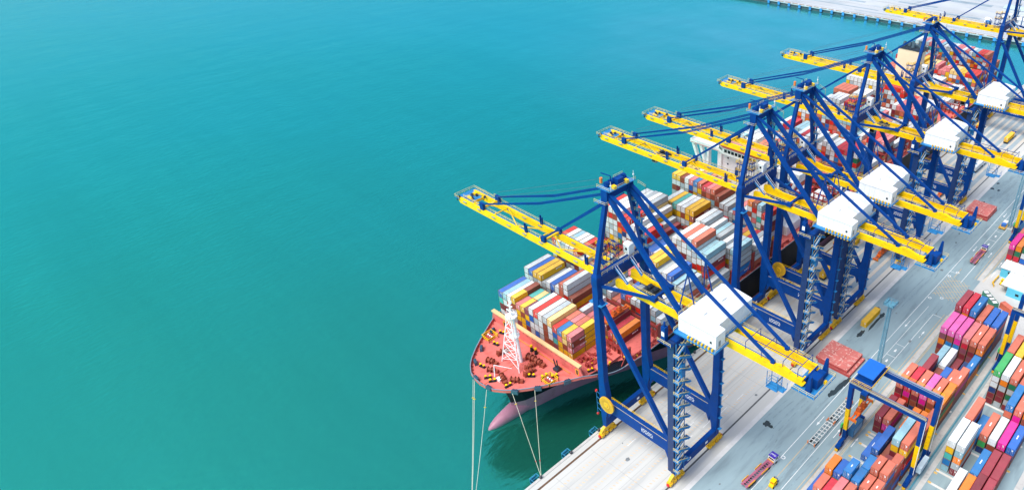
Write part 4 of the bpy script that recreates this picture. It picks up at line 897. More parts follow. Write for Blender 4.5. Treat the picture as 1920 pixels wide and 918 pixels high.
# ------------------------------------------------------------------ ship-to-shore cranes
CRW = [12.6, 84.3, 113.1, 169.0, 226.7, 350.5]
CLAB = ['blue and yellow quay crane standing beside the bow of the ship', 'second blue and yellow quay crane from the bow, close before the third', 'third blue and yellow quay crane from the bow, close behind the second',
        'fourth blue and yellow quay crane from the bow, in front of two farther ones', 'fifth quay crane from the bow, its boom crossing before the cream funnel', 'last quay crane of the row, its boom crossing in front of the far quay']
GZ0, GZ1 = 58.5, 60.5
def make_crane():
    t = empty('quay_crane', (0, 0, 0), CLAB[0], 'crane', 'quay cranes along the ship')
    B = lambda mb, n, m, p=None: mb.build(n, m, p or t)
    LY = 10.2
    for s in (-1, 1):
        m = MB(); m.loft([(0, s*LY, 4.6, 1.7, 1.7), (0, s*LY, 9, 2.2, 1.9), (.5, s*LY, 13, 3.4, 2), (.5, s*LY, 17.4, 3.6, 2), (0, s*LY, 24, 2.5, 2), (0, s*LY, 62, 2.3, 2)]); B(m, 'leg', BLUE)
        m = MB(); m.loft([(30.2, s*LY, 4.6, 1.7, 1.7), (30.2, s*LY, 9, 2.2, 1.9), (29.7, s*LY, 13, 3.4, 2), (29.7, s*LY, 17.4, 3.6, 2), (30.2, s*LY, 24, 2.5, 2), (30.2, s*LY, GZ0-.2, 2.3, 2)]); lg = B(m, 'leg', BLUE)
        m = MB(); m.prism([(2.2, 9.6), (3.4, 12.4), (26.8, 12.4), (28, 9.6), (28.05, 16.9), (2.15, 16.9)], s*LY-.85, s*LY+.85, 'y'); pb = B(m, 'portal_beam', BLUE)
        m = MB(); m.rail([(2.6, s*LY+.7, 16.9), (27.6, s*LY+.7, 16.9)], 1.1, .075, 5); B(m, 'handrail', YEL, pb); m = MB().box(2.7, 27.5, s*LY-.8, s*LY-.72, 16.91, 17.0); B(m, 'edge_strip', RAILM, pb)
        m = MB()
        for k in range(3):
            for j in range(9):
                x = 17+j*.55; z = 15.4-k*.62; m.box(x, x+(.2, .42, .3, .45)[(j*7+k*3) % 4], s*LY-.875, s*LY-.856, z-.26, z)
        B(m, 'lettering', WHITE, pb)
        m = MB(); m.beam((.4, s*LY, 57.5), (28.2, s*LY, 17.2), 1.35, 1.35); B(m, 'diagonal_brace', BLUE)
        # upper A-frame
        m = MB(); m.loft([(0, s*LY, 62, 2.5, 2.3), (0, s*LY, 65, 2.3, 2.1), (-.1, s*(LY-.2), 66, 1.5, 1.4), (0, s*4.2, 90, 1.25, 1.25)]); B(m, 'mast_leg', BLUE)
        m = MB(); m.beam((.4, s*4.2, 89.4), (29.6, s*5.6, GZ1+1.2), 1.25, 1.25); B(m, 'rear_stay_leg', BLUE)
        m = MB(); m.beam((.6, s*4.2, 90.4), (29, s*3.8, 76.2), .72, .72); m.beam((29, s*3.8, 76.2), (57, s*3.35, GZ1+.8), .72, .72); m.box(56.4, 57.6, s*3.35-.35, s*3.35+.35, GZ1, GZ1+1.1); B(m, 'back_stay', BLUE)
        m = MB(); m.beam((29, s*3.75, 76), (27.5, s*5.4, 64.5), .28); m.beam((29, s*3.75, 76), (31.5, s*4, 67), .28); B(m, 'stay_prop', BLUE)
        m = MB()
        for dz in (0, .5): m.beam((-1, s*3.7, 89.6-dz), (-32, s*3.3, 74.9-dz), .34, .34); m.beam((-32, s*3.3, 74.9-dz), (-64, s*3.4, GZ1+2.2-dz*.3), .34, .34)
        m.box(-65.2, -63.2, s*3.4-.5, s*3.4+.5, GZ1, GZ1+2.6); B(m, 'fore_stay', BLUE)
        m = MB()
        for dz in (0, .7): m.beam((-1, s*3.6, 87.2-dz), (-31.5, s*3.4, GZ1+1.6-dz*.3), .36, .36)
        m.box(-32.6, -30.8, s*3.4-.5, s*3.4+.5, GZ1, GZ1+2); B(m, 'fore_stay', BLUE)
        m = MB(); m.beam((.9, s*(LY-.8), 61.5), (16.4, s*3.8, GZ1+.75), .8, .8); m.box(15.6, 17.4, s*3.7-.7, s*3.7+.7, GZ1+.1, GZ1+1.4); B(m, 'knee_strut', BLUE)
        # boom and rear girder
        m = MB(); yc = s*3.35; m.box(-77.4, -1.35, yc-.5, yc+.5, GZ0, GZ1); m.box(-77.4, -1.35, yc-s*.5-.3, yc-s*.5+.3, GZ0-.1, GZ0+.4)
        m.prism([(-78.4, GZ0+1.1), (-77.4, GZ0), (-77.4, GZ1), (-78.4, GZ1)], yc-.45, yc+.45, 'y')
        gb = B(m, 'boom_girder', YEL)
        m = MB()
        for k in range(9):
            x = -74+k*8.3; m.box(x-.9, x+.9, yc-.95, yc-.51, GZ0+1.5, GZ0+1.7)
        B(m, 'walkway_bracket', GREY, gb)
        m = MB(); m.box(-77, -2, yc+.51, yc+1.0, GZ1-.25, GZ1-.12); B(m, 'walkway', DBLUE, gb)
        m = MB().rail([(-77, yc+.96, GZ1-.1), (-2, yc+.96, GZ1-.1)], 1.1, .08, 2.6); B(m, 'handrail', RAILM, gb)
        m = MB(); m.box(1.35, 66, yc-.5, yc+.5, GZ0, GZ1); m.box(1.35, 66, yc-s*.5-.3, yc-s*.5+.3, GZ0-.1, GZ0+.4); m.prism([(57, GZ1), (59.5, GZ1+.9), (62, GZ1+.3), (66.6, GZ1-1), (66.6, GZ0+.8), (66, GZ0)], yc-.54, yc+.54, 'y'); rg = B(m, 'rear_girder', YEL)
        m = MB(); m.box(2, 65, yc+.51, yc+1.0, GZ1-.25, GZ1-.12); B(m, 'walkway', DBLUE, rg)
        m = MB().rail([(2, yc+.96, GZ1-.1), (65, yc+.96, GZ1-.1)], 1.1, .08, 2.6); B(m, 'handrail', RAILM, rg)
        m = MB(); m.prism([(1.36, GZ0), (1.36, GZ1+.6), (4, GZ1+.9), (9, GZ1+.02), (9, GZ0)], yc-.58, yc+.58, 'y'); m.prism([(-6, GZ0), (-6, GZ1+.02), (-3, GZ1+1), (-1.36, GZ1+.8), (-1.36, GZ0)], yc-.58, yc+.58, 'y'); B(m, 'hinge', YEL)
        m = MB(); 
        for x in (-41, -12): m = MB(); m.box(x-.16, x+.16, yc-.3, yc+.3, GZ1, GZ1+3.4); m.box(x-.165, x+.9, yc-.15, yc+.15, GZ1+.01, GZ1+1.2); m.box(x+.6, x+.92, yc-.3, yc+.3, GZ1, GZ1+2.8); B(m, 'rope_support', BLUE)
    # sill beams, bogies
    for x in (0, 30.2):
        m = MB(); m.loft([(x, 0, 4.3, 1.6, 22.4), (x, 0, 7.2, 1.6, 20.8)]); sb = B(m, 'sill_beam', BLUE)
        m = MB(); m.box(x+.805, x+.815, -5, -3.4, 5.2, 6.1); m.box(x+.805, x+.815, 4, 5.2, 5.2, 6.1); B(m, 'number_plate', WHITE, sb)
        for s in (-1, 1):
            m = MB(); y0 = s*9.9
            m.prism([(y0-3.3, 2.3), (y0+3.3, 2.3), (y0+2.6, 3.3), (y0+.9, 4.25), (y0-.9, 4.25), (y0-2.6, 3.3)], x-.5, x+.5, 'x')
            for q in (-1, 1):
                yq_ = y0+q*1.9
                m.prism([(yq_-1.55, .75), (yq_+1.55, .75), (yq_+1.55, 1.4), (yq_+.5, 2.25), (yq_-.5, 2.25), (yq_-1.55, 1.4)], x-.62, x+.62, 'x')
                m.box(x-.9, x+.9, yq_-1.5, yq_-.3, .75, 1.75); m.box(x-.9, x+.9, yq_+.3, yq_+1.5, .75, 1.75); m.tube((x-.7, yq_, 2.0), (x+.7, yq_, 2.0), .3, n=8)
            bg_ = B(m, 'bogie', YEL2)
            m = MB()
            for q in (-2.9, -.95, .95, 2.9): m.tube((x-.22, y0+q, .45), (x+.22, y0+q, .45), .44, n=10)
            B(m, 'wheel', DARK, bg_)
            m = MB(); m.box(x-.45, x+.45, y0+s*3.5, y0+s*3.95, .8, 1.6); B(m, 'buffer', REDP, bg_)
    # waterside top beam, landside top beam
    m = MB(); m.box(-1.25, 1.25, -LY+1.05, LY-1.05, 61.6, 65.1); tb = B(m, 'top_beam', BLUE)
    m = MB(); m.rail([(1.1, -LY+1.2, 65.1), (1.1, LY-1.2, 65.1)], 1.1, .09, 2.2); m.rail([(-1.1, -LY+1.2, 65.1), (-1.1, LY-1.2, 65.1)], 1.1, .09, 2.2); B(m, 'handrail', RAILM, tb)
    m = MB().beam((1.5, -3.5, 64.8), (6, -3.2, GZ1+.4), .9, .15); B(m, 'stair', DBLUE, tb); m = MB().beam((1.5, 3.2, 64.8), (6, 3, GZ1+.4), .9, .15); B(m, 'stair', DBLUE, tb)
    m = MB()
    for yy in (-3.95, -3.05, 2.75, 3.6): m.beam((1.5, yy, 65.8), (6, yy*.98, GZ1+1.4), .09)
    B(m, 'handrail', WHITE, tb)
    m = MB(); m.box(29.1, 31.3, -LY+1.05, LY-1.05, 55, 58); B(m, 'top_beam', BLUE)
    m = MB(); m.box(16.1, 16.9, -3.3, 3.3, GZ1+.3, GZ1+1.2); B(m, 'cross_tie', BLUE)
    # apex
    m = MB(); m.box(-.9, .9, -5.2, 5.2, 88.6, 91); m.box(-1.2, 1.2, -5.4, -3.2, 87.6, 91.2); m.box(-1.2, 1.2, 3.2, 5.4, 87.6, 91.2); ap = B(m, 'apex_beam', BLUE)
    m = MB(); m.box(-2.9, 2.2, -5.2, 5.2, 91.25, 91.4); m.box(-3, -1.2, -6.4, -3.2, 87, 87.15); B(m, 'platform', DBLUE, ap)
    m = MB(); m.rail([(-2.9, -5.2, 91.4), (2.2, -5.2, 91.4), (2.2, 5.2, 91.4)], 1.0, .07, 2.6); m.rail([(-2.9, 5.2, 91.4), (-2.9, 1.5, 91.4)], 1.0, .07, 2.6); m.rail([(-3, -6.4, 87.1), (-1.2, -6.4, 87.1), (1.4, -6.2, 87.1), (1.4, -5.2, 87.1)], 1.1, .08, 1.6); m.rail([(2.6, 5.8, 90), (4.5, 7, 88.5), (4.5, 7, 86.4)], 1.1, .08, 1.6); B(m, 'handrail', RAILM, ap)
    m = MB()
    for y in (-3.6, -2, -.3, 1.4, 3): m.tube((-.9, y, 92.1), (-.9, y+.9, 92.1), .95, n=12); m.box(-1.5, -.3, y-.15, y+.15, 91.4, 92.9)
    m.box(.2, 1.6, -1.2, 1.2, 91.41, 93.6); m.beam((.3, -2.8, 91.4), (.3, -2.8, 95), .22); m.beam((.3, -2.8, 95), (-2.6, -3.6, 95.3), .22); B(m, 'sheave_block', BLUE, ap)
    m = MB()
    for y in (-2.7, 2.2): m = MB().box(.9, 2.1, y-.5, y+.5, 91.41, 92.4); B(m, 'motor', YEL, ap)
    m = MB(); m.tube((-2.9, -3.4, 92), (-2.9, -3.4, 93.6), .45, n=8); B(m, 'beacon', M('beacon_orange', (.75, .2, .04), .5), ap)
    m = MB()
    for y in (-4.5, 4.6): m = MB().tube((2, y, 91.4), (2, y, 94.4), .06); m.box(1.85, 2.15, y-.2, y+.2, 93, 93.4); B(m, 'antenna', WHITE, ap)
    # inner access ladder on the far mast leg
    m = MB()
    for k in range(6):
        z = 66+k*3.6; q = 1-(z-66)/24; y = 4.2+q*5.8+.2; m.box(.7, 2.3, y-.8, y+1, z, z+.12); m.beam((1.5, y-.6, z+.1), (1.5, y-.9+.6, z+3.6), .7, .12)
    la = B(m, 'ladder', DBLUE)
    m = MB()
    for k in range(6):
        z = 66+k*3.6; q = 1-(z-66)/24; y = 4.2+q*5.8+.2; m.rail([(.7, y-.8, z+.12), (2.3, y-.8, z+.12), (2.3, y+1, z+.12)], 1.05, .07, 1.3)
    B(m, 'handrail', RAILM, la)
    # boom lateral bracing, end frame
    m = MB(); zb = GZ1+.15
    pts = [-70, -58, -46, -34.5, -24, -13.5, -4]
    for k, (a, b) in enumerate(zip(pts[:-1], pts[1:])):
        s = 1 if k % 2 else -1
        m.beam((a, s*2.9, zb), (b, -s*2.9, zb), .3, .3)
        if k in (1, 3, 5): m.beam((a, 2.9, zb+.02), (a, -2.9, zb+.02), .36, .3)
    m.beam((-64.2, -3, zb+.4), (-64.2, 3, zb+.4), .6, .6); m.beam((-31.6, -3, zb+.4), (-31.6, 3, zb+.4), .55, .55); B(m, 'boom_bracing', YEL)
    m = MB(); m.box(-78.2, -77, -2.84, 2.84, GZ0+.4, GZ1-.2); m.box(-72.6, -71.8, -2.84, 2.84, GZ1-1.2, GZ1-.3); m.box(-76, -74.5, 1, 2, GZ1-.2, GZ1+.7); m.box(-75.5, -73, -1.9, -1, GZ1-.2, GZ1+.5); be = B(m, 'boom_end_frame', YEL)
    m = MB(); m.box(-79.6, -77.2, -4.3, 4.3, GZ1-.3, GZ1-.15); m.box(-77, -72, -2, 2, GZ1-.3, GZ1-.2); B(m, 'platform', DBLUE, be)
    m = MB(); m.rail([(-72, 4.3, GZ1-.1), (-79.6, 4.3, GZ1-.1), (-79.6, -4.3, GZ1-.1), (-77, -4.3, GZ1-.1)], 1.2, .09, 1.8); m.rail([(-66.5, 3.6, GZ1+1.4), (-62, 3.6, GZ1+1.4)], 1.1, .08, 1.6); B(m, 'handrail', RAILM, be)
    m = MB()
    for x, y in ((-77.9, -3.6), (-75.4, .2), (-74, 1.2), (-73.2, -1.2), (-70.5, 2.2)): m.tube((x, y-.3, GZ1+.35), (x, y+.3, GZ1+.35), .5, n=10)
    m.box(-78.8, -78.3, -4.2, -3.4, GZ0+.8, GZ1+.4); B(m, 'sheave', DARK, be)
    # access towers inside the hinge and operator cabin
    m = MB()
    for yc in (-1.4, 1.6):
        x = -6.5 if yc < 0 else -4.2
        for dx in (-1.1, 1.1):
            for dy in (-.8, .8): m.beam((x+dx, yc+dy, GZ0+1), (x+dx, yc+dy, GZ1+9), .15)
        for z in (GZ1+2.2, GZ1+5.4, GZ1+8.4): m.box(x-1.5, x+1.5, yc-1.1, yc+1.1, z, z+.12)
        for z in (GZ1, GZ1+4): m.beam((x-1.1, yc-.8, z), (x+1.1, yc-.8, z+3.5), .12); m.beam((x-1.1, yc+.8, z), (x+1.1, yc+.8, z+3.5), .12)
    at = B(m, 'access_tower', BLUE)
    m = MB()
    for yc in (-1.4, 1.6):
        x = -6.5 if yc < 0 else -4.2
        for z in (GZ1+5.5, GZ1+8.5): m.rail([(x-1.5, yc-1.1, z), (x+1.5, yc-1.1, z), (x+1.5, yc+1.1, z), (x-1.5, yc+1.1, z), (x-1.5, yc-1.1, z)], 1.1, .09, 1.4)
    B(m, 'handrail', YEL, at)
    m = MB(); m.box(-2.6, -.2, 3.9, 6.3, 65.2, 68.2); m.prism([(3.8, 68.2), (6.4, 68.2), (6.0, 68.7), (4.2, 68.7)], -2.7, -.1, 'x'); cb = B(m, 'electric_cabin', WHITE)
    m = MB(); m.box(-2.62, -2.61, 4.3, 5.9, 66.4, 67.6); m.box(-1.8, -1, 3.885, 3.895, 66.5, 67.4); B(m, 'window', GLASS, cb)
    # trolley with operator cab under the girders
    m = MB(); m.box(9.5, 14.5, -2.6, 2.6, GZ1-.9, GZ1-.5)
    for x in (9.8, 14.2): m.box(x-.3, x+.3, -2.65, 2.65, GZ0+.5, GZ1-.91)
    for y in (-1.2, .2, 1.3): m.tube((11, y-.4, GZ1-.1), (11, y+.4, GZ1-.1), .7, n=10); m.tube((13.4, y-.4, GZ1-.1), (13.4, y+.4, GZ1-.1), .6, n=10)
    tr = B(m, 'trolley', DARK)
    m = MB(); m.box(7.2, 9.4, -1.3, 1.1, GZ0-2.9, GZ0-.5); m.box(7.4, 9.2, -1.1, .9, GZ0-.5, GZ0+1.2); m.box(9.2, 10.4, -.4, .2, GZ0+.6, GZ0+1); B(m, 'operator_cab', GREY, tr)
    B(MB().box(7.18, 7.195, -1.2, 1, GZ0-2.7, GZ0-1.2), 'window', GLASS, tr); B(MB().box(7.4, 9.2, -1.315, -1.305, GZ0-2.5, GZ0-1.2), 'window', GLASS, tr)
    # machinery house
    y0, y1, x0, x1, z0, z1 = -9.9, 9.2, 31, 43.6, 61.6, 66.8
    m = MB()
    prof = [(x0, z0), (x0+10.4, z0), (x0+10.4, z1-.45), (x0+6, z1+.12), (x0+4, z1+.12), (x0, z1-.25)]
    m.prism(prof, y0+.01, y1, 'y'); m.prism([(x0+10.2, z0+.01), (x1, z0+.01), (x1, z1-.75), (x0+10.2, z1-.44)], y0, y0+4, 'y'); mh = B(m, 'machine_house', HOUSE)
    m = MB(); [m.box(x0+.3+k*1.9, x0+.36+k*1.9, y0-.022, y0-.012, z0+.1, z1-1.0) for k in range(1, 7)]; B(m, 'panel_seam', M('seam_grey', (.5, .53, .55), .6), mh); B(MB().box(x0+4.4, x0+5.6, 2, 4, z1+.13, z1+.55), 'roof_hatch', M('hatch_grey', (.55, .58, .6), .5), mh); B(MB().box(x0+4.4, x0+5.6, -6, -4.6, z1+.13, z1+.5), 'roof_vent', M('hatch_grey'), mh)
    m = MB(); m.box(x0-.12, x1+.1, y0-.1, y0-.01, z1-1.0, z1-.9); B(m, 'gutter', M('gutter_grey', (.45, .48, .5), .5), mh)
    m = MB(); m.box(x1-2, x1-1.3, y0-.02, y0-.01, z0+1.2, z0+2); B(m, 'vent', DARK, mh); m = MB(); m.box(x1+.01, x1+.02, y0+1.2, y0+2.1, z0+.1, z0+2.1); B(m, 'door', GREY, mh)
    m = MB(); m.box(x0-.8, x0+11.3, y0-1.3, y1+1.3, z0-.45, z0-.05); m.box(x0+11.3, x1+.8, y0-1.3, y0+4.8, z0-.45, z0-.05); m.box(x0+1, x0+10, y0, y1, z0-.8, z0-.46); B(m, 'floor_frame', DBLUE, mh)
    m = MB(); m.rail([(x0-.7, y1+1.2, z0), (x0+11.2, y1+1.2, z0), (x0+11.2, y0+4.7, z0), (x1+.7, y0+4.7, z0), (x1+.7, y0-1.2, z0)], 1.1, .08, 2.4); m.rail([(x0-.7, y0-1.2, z0-.05), (x0-.7, y1+1.2, z0-.05)], 1.1, .12, 2); m.rail([(x0, y0-.05, z1-.1), (x0, y1, z1-.1)], .9, .08, 2); B(m, 'handrail', RAILM, mh)
    m = MB()
    for k in range(8): x = x0+4.2+k*1.15; m.box(x-.22, x+.22, y0-1.25, y0-.7, z0-.9, z0+.75)
    B(m, 'floodlight', YEL2, mh)
    # rear platform with boom hoist, hoops, hanging service cage
    m = MB(); m.box(64, 70.6, -5.4, 5, GZ0-.6, GZ0-.35); rp = B(m, 'rear_platform', DBLUE)
    m = MB(); m.rail([(64, -5.4, GZ0-.35), (70.6, -5.4, GZ0-.35), (70.6, 5, GZ0-.35), (64, 5, GZ0-.35)], 1.15, .09, 1.8); B(m, 'handrail', RAILM, rp)
    m = MB(); m.box(66.8, 69.4, -2.2, .6, GZ0-.34, GZ0+2.7); m.box(66.9, 68.9, 1.4, 3.2, GZ0-.34, GZ0+1.6); m.hexa([(67.2, -4.4, GZ0-.34), (68.8, -4.4, GZ0-.34), (68.8, -3.2, GZ0-.34), (67.2, -3.2, GZ0-.34), (67.9, -4.2, GZ0+4.4), (68.5, -4.2, GZ0+4.4), (68.5, -3.4, GZ0+4.4), (67.9, -3.4, GZ0+4.4)])
    m.hexa([(67.2, 3.6, GZ0-.34), (68.8, 3.6, GZ0-.34), (68.8, 4.6, GZ0-.34), (67.2, 4.6, GZ0-.34), (67.9, 3.7, GZ0+5), (68.5, 3.7, GZ0+5), (68.5, 4.4, GZ0+5), (67.9, 4.4, GZ0+5)]); m.tube((66.2, -2, GZ0+.6), (66.2, 2.4, GZ0+.6), .8, n=12); m.beam((66.3, -3, GZ1), (66.3, 3.2, GZ1), .4); B(m, 'hoist', BLUE, rp)
    B(MB().box(65.2, 66, -2, -1.1, GZ0+.2, GZ0+1.2), 'motor', YEL, rp); B(MB().box(65.2, 66, .6, 1.5, GZ0+.2, GZ0+1.2), 'motor', YEL, rp); B(MB().box(69.6, 70.2, .8, 1.6, GZ0-.34, GZ0+.6), 'motor', YEL, rp)
    m = MB()
    for x in (48.5, 53.5, 60, 64.4):
        m.beam((x, -3.5, GZ1), (x, -3.5, GZ1+2.6), .13); m.beam((x, 3.5, GZ1), (x, 3.5, GZ1+2.6), .13); m.beam((x, -3.5, GZ1+2.6), (x, 3.5, GZ1+2.6), .13)
    m.beam((48.5, -1.4, GZ1+2.6), (64.4, -1.4, GZ1+2.6), .16); m.beam((48.5, 1.4, GZ1+2.6), (64.4, 1.4, GZ1+2.6), .16); B(m, 'rope_hoop', BLUE)
    m = MB()
    for x in (56.4, 59.6):
        for y in (-4.6, -2.2): m.beam((x, y, GZ0-5.2), (x, y, GZ0), .14)
    for z in (GZ0-5.2, GZ0-4.2, GZ0-3.1):
        m.beam((56.4, -4.6, z), (59.6, -4.6, z), .1); m.beam((56.4, -2.2, z), (59.6, -2.2, z), .1); m.beam((56.4, -4.6, z), (56.4, -2.2, z), .1); m.beam((59.6, -4.6, z), (59.6, -2.2, z), .1)
    m.box(56.3, 59.7, -4.7, -2.1, GZ0-5.5, GZ0-5.25); m.box(59.7, 61.4, -4.4, -2.6, GZ0-4.9, GZ0-4.7); m.beam((61.4, -4.4, GZ0-4.8), (61.4, -4.4, GZ0-2.6), .12); m.beam((61.4, -2.6, GZ0-4.8), (61.4, -2.6, GZ0-2.6), .12); B(m, 'service_cage', DBLUE)
    # zigzag stair tower on the landside near leg
    m = MB(); rl = MB(); xs0 = 31.7; k = 0; z = 8.
    while z < 56:
        ya, yb_ = -LY-1.6, -LY+2.2
        m.box(xs0, xs0+1.9, ya-1, ya, z, z+.15); m.box(xs0+.1, xs0+1.9, yb_, yb_+1, z+2.3, z+2.45)
        m.beam((xs0+.45, ya, z+.1), (xs0+.45, yb_, z+2.35), .75, .16); m.beam((xs0+1.4, yb_, z+2.4), (xs0+1.4, ya, z+4.7), .75, .16)
        rl.rail([(xs0, ya-1, z+.15), (xs0+1.9, ya-1, z+.15)], 1.1, .1, 1.9); rl.beam((xs0+.05, ya, z+1.2), (xs0+.05, yb_, z+3.4), .15); rl.beam((xs0+1.8, ya, z+5.7), (xs0+1.8, yb_, z+3.4), .15); rl.beam((xs0+.85, ya, z+1.2), (xs0+.85, yb_, z+3.4), .12); rl.beam((xs0+1.8, ya-1, z+1.2), (xs0+1.8, ya, z+1.2), .1)
        m.box(31.2, xs0, -LY-.9, -LY+.9, z-.3, z+.05)
        z += 4.6
    for yy in (-LY-1.5, -LY+2.4): m.beam((xs0+.02, yy, 5), (xs0+.02, yy, 58), .2)
    m.box(xs0-.1, xs0+1.5, -LY-.7, -LY+.7, 46, 50.5)
    stt = B(m, 'stair', DBLUE); B(rl, 'handrail', RAILM, stt)
    m = MB(); m.box(28.9, 31.2, -LY-1.9, -LY-1.05, 6, 58); B(m, 'lift_shaft', M('shaft_navy', (.006, .03, .12), .5, var=.3, scale=1.5))
    m = MB(); m.box(27.2, 28.6, -LY-2.6, -LY-1.2, 57.5, 62.5); m.box(26.2, 31, -LY-3, -LY-1.1, 57.2, 57.4); m.tube((27.9, -LY-1.9, 62.5), (27.9, -LY-1.9, 64), .3); lh = B(m, 'lift_head', BLUE)
    m = MB(); m.box(27.15, 27.2, -LY-2.4, -LY-1.4, 59.2, 61.4); m.box(27.4, 28.4, -LY-2.63, -LY-2.605, 59.5, 61); B(m, 'window', WHITE, lh)
    m = MB().rail([(26.2, -LY-3, 57.4), (31, -LY-3, 57.4)], 1.1, .1, 1.6); B(m, 'handrail', RAILM, lh)
    # walkway hand rails on far landside leg, small landings
    m = MB()
    for z in range(8, 54, 5): m.box(31.4, 32.5, LY-.6, LY+.6, z, z+.12); m.beam((31.7, LY+.3, z), (31.7, LY+.3, z+5), .25, .1)
    B(m, 'ladder', DBLUE)
    # cable reel
    m = MB(); cx, cz, cy_ = 3.2, 17.0, -LY-2.2
    m.tube((cx, cy_-.25, cz), (cx, cy_-.12, cz), 3.1, n=28); m.tube((cx, cy_+.12, cz), (cx, cy_+.25, cz), 3.1, n=28)
    cr_ = B(m, 'cable_reel', M('reel_yellow', (.72, .42, .02), .5, var=.12, scale=.9))
    m = MB(); m.tube((cx, cy_-.12, cz), (cx, cy_+.12, cz), 2.7, n=24)
    for k in range(36):
        a = 2*math.pi*k/36; m.beam((cx+1.3*math.cos(a), cy_-.27, cz+1.3*math.sin(a)), (cx+2.9*math.cos(a), cy_-.27, cz+2.9*math.sin(a)), .12, .03, up=(0, 1, 0))
    B(m, 'spoke', M('reel_dark_ochre', (.33, .19, .02), .6), cr_)  # spokes in a darker ochre than the reel discs
    m = MB(); m.tube((cx, cy_-.5, cz), (cx, -LY-1.0, cz), .7, n=12); B(m, 'hub', YEL2, cr_)
    # warning ladder boards on the waterside near leg
    m = MB()
    for z in (10.5, 13, 15.5, 18): m.beam((-1.2, -LY-.9, z), (-2.8, -LY-.9, z+.6), .12); m.tube((-2.8, -LY-.9, z+.6), (-2.8, -LY-.9, z-2), .1)
    B(m, 'guard', DBLUE)
    m = MB(); m.box(-3.1, -2.5, -LY-1.2, -LY-.6, 18.3, 19); m.box(-3.1, -2.5, -LY-1.2, -LY-.6, 8, 8.6); B(m, 'warning_light', REDP)
    # thin hoist ropes along the boom
    m = MB()
    for y in (-1.5, 1.5): m.tube((-75, y, GZ1+1.9), (-1, y, GZ1+2.6), .05, n=5)
    m.tube((-2.5, -3.3, 91.5), (-63, -3, GZ1+4.6), .05, n=5); m.tube((-2.5, 3.3, 91.5), (-63, 3, GZ1+4.6), .05, n=5); B(m, 'hoist_rope', ROPE)
    m = MB()
    for x in (2.1, -1.7):
        for s in (-1, 1): B(MB().box(x-.7, x+.7, s*(LY)-1.5, s*LY+1.5, 55.6, 55.8), 'landing', DBLUE)
    return t
c0 = make_crane()
cranes = [c0]+[copy_tree(c0) for _ in CRW[1:]]
for o, y, lb, tx in zip(cranes, CRW, CLAB, (0, -58, 6, -4, 14, 0)):
    o.location = (0, y, 0); o['label'] = lb
    for ch in o.children:
        if ch.name.startswith('trolley'): ch.location.x = tx

# spreaders
def make_spreader(x, y, z, rz, label, ropes=None):
    t = empty('spreader', (x, y, z), label, 'spreader', rz=rz)
    m = MB(); m.box(-.9, .9, -3.1, 3.1, .25, 1.0)
    for yy in (-5.8, 5.8): m.box(-1.25, 1.25, yy-.35, yy+.35, 0, .6)
    m.build('end_beam' if False else 'main_frame', ORANGE, t)
    m = MB()
    for s in (-1, 1): m.box(-.75, -.35, min(s*3.1, s*5.45), max(s*3.1, s*5.45), .2, .6); m.box(.35, .75, min(s*3.1, s*5.45), max(s*3.1, s*5.45), .2, .6)
    m.build('telescopic_beam', ORANGE, t)
    m = MB(); m.box(-.8, .8, -2.2, -.6, 1.01, 2.); m.box(-.8, .8, .6, 2.2, 1.01, 2.); m.tube((-.5, -1.4, 2.3), (.5, -1.4, 2.3), .55, n=10); m.tube((-.5, 1.4, 2.3), (.5, 1.4, 2.3), .55, n=10); m.build('head_block', M('spreader_orange_dark', (.5, .1, .02), .5), t)
    m = MB()
    for s in (-1, 1):
        for q in (-1, 1): m.box(q*1.26-.1, q*1.26+.1, s*5.8-.3, s*5.8+.3, -.5, .4)
    m.build('corner_guide', YEL2, t)
    if ropes:
        m = MB()
        for dy in (-1.4, 1.4):
            for dx in (-.3, .3): m.tube((dx, dy, 2.3), (dx*2, dy*.8, ropes), .05, n=5)
        m.build('rope', ROPE, t)
    return t
make_spreader(-20, 29.0, 24.7, 0, 'orange spreader resting on a maroon container in the second bay of the ship')
make_spreader(20.7, 162.5, .5, 0, 'orange spreader lying on the apron under the third and fourth cranes')
make_spreader(18.5, 237, 1.2, 0, 'orange spreader lying on the apron under the fifth crane')

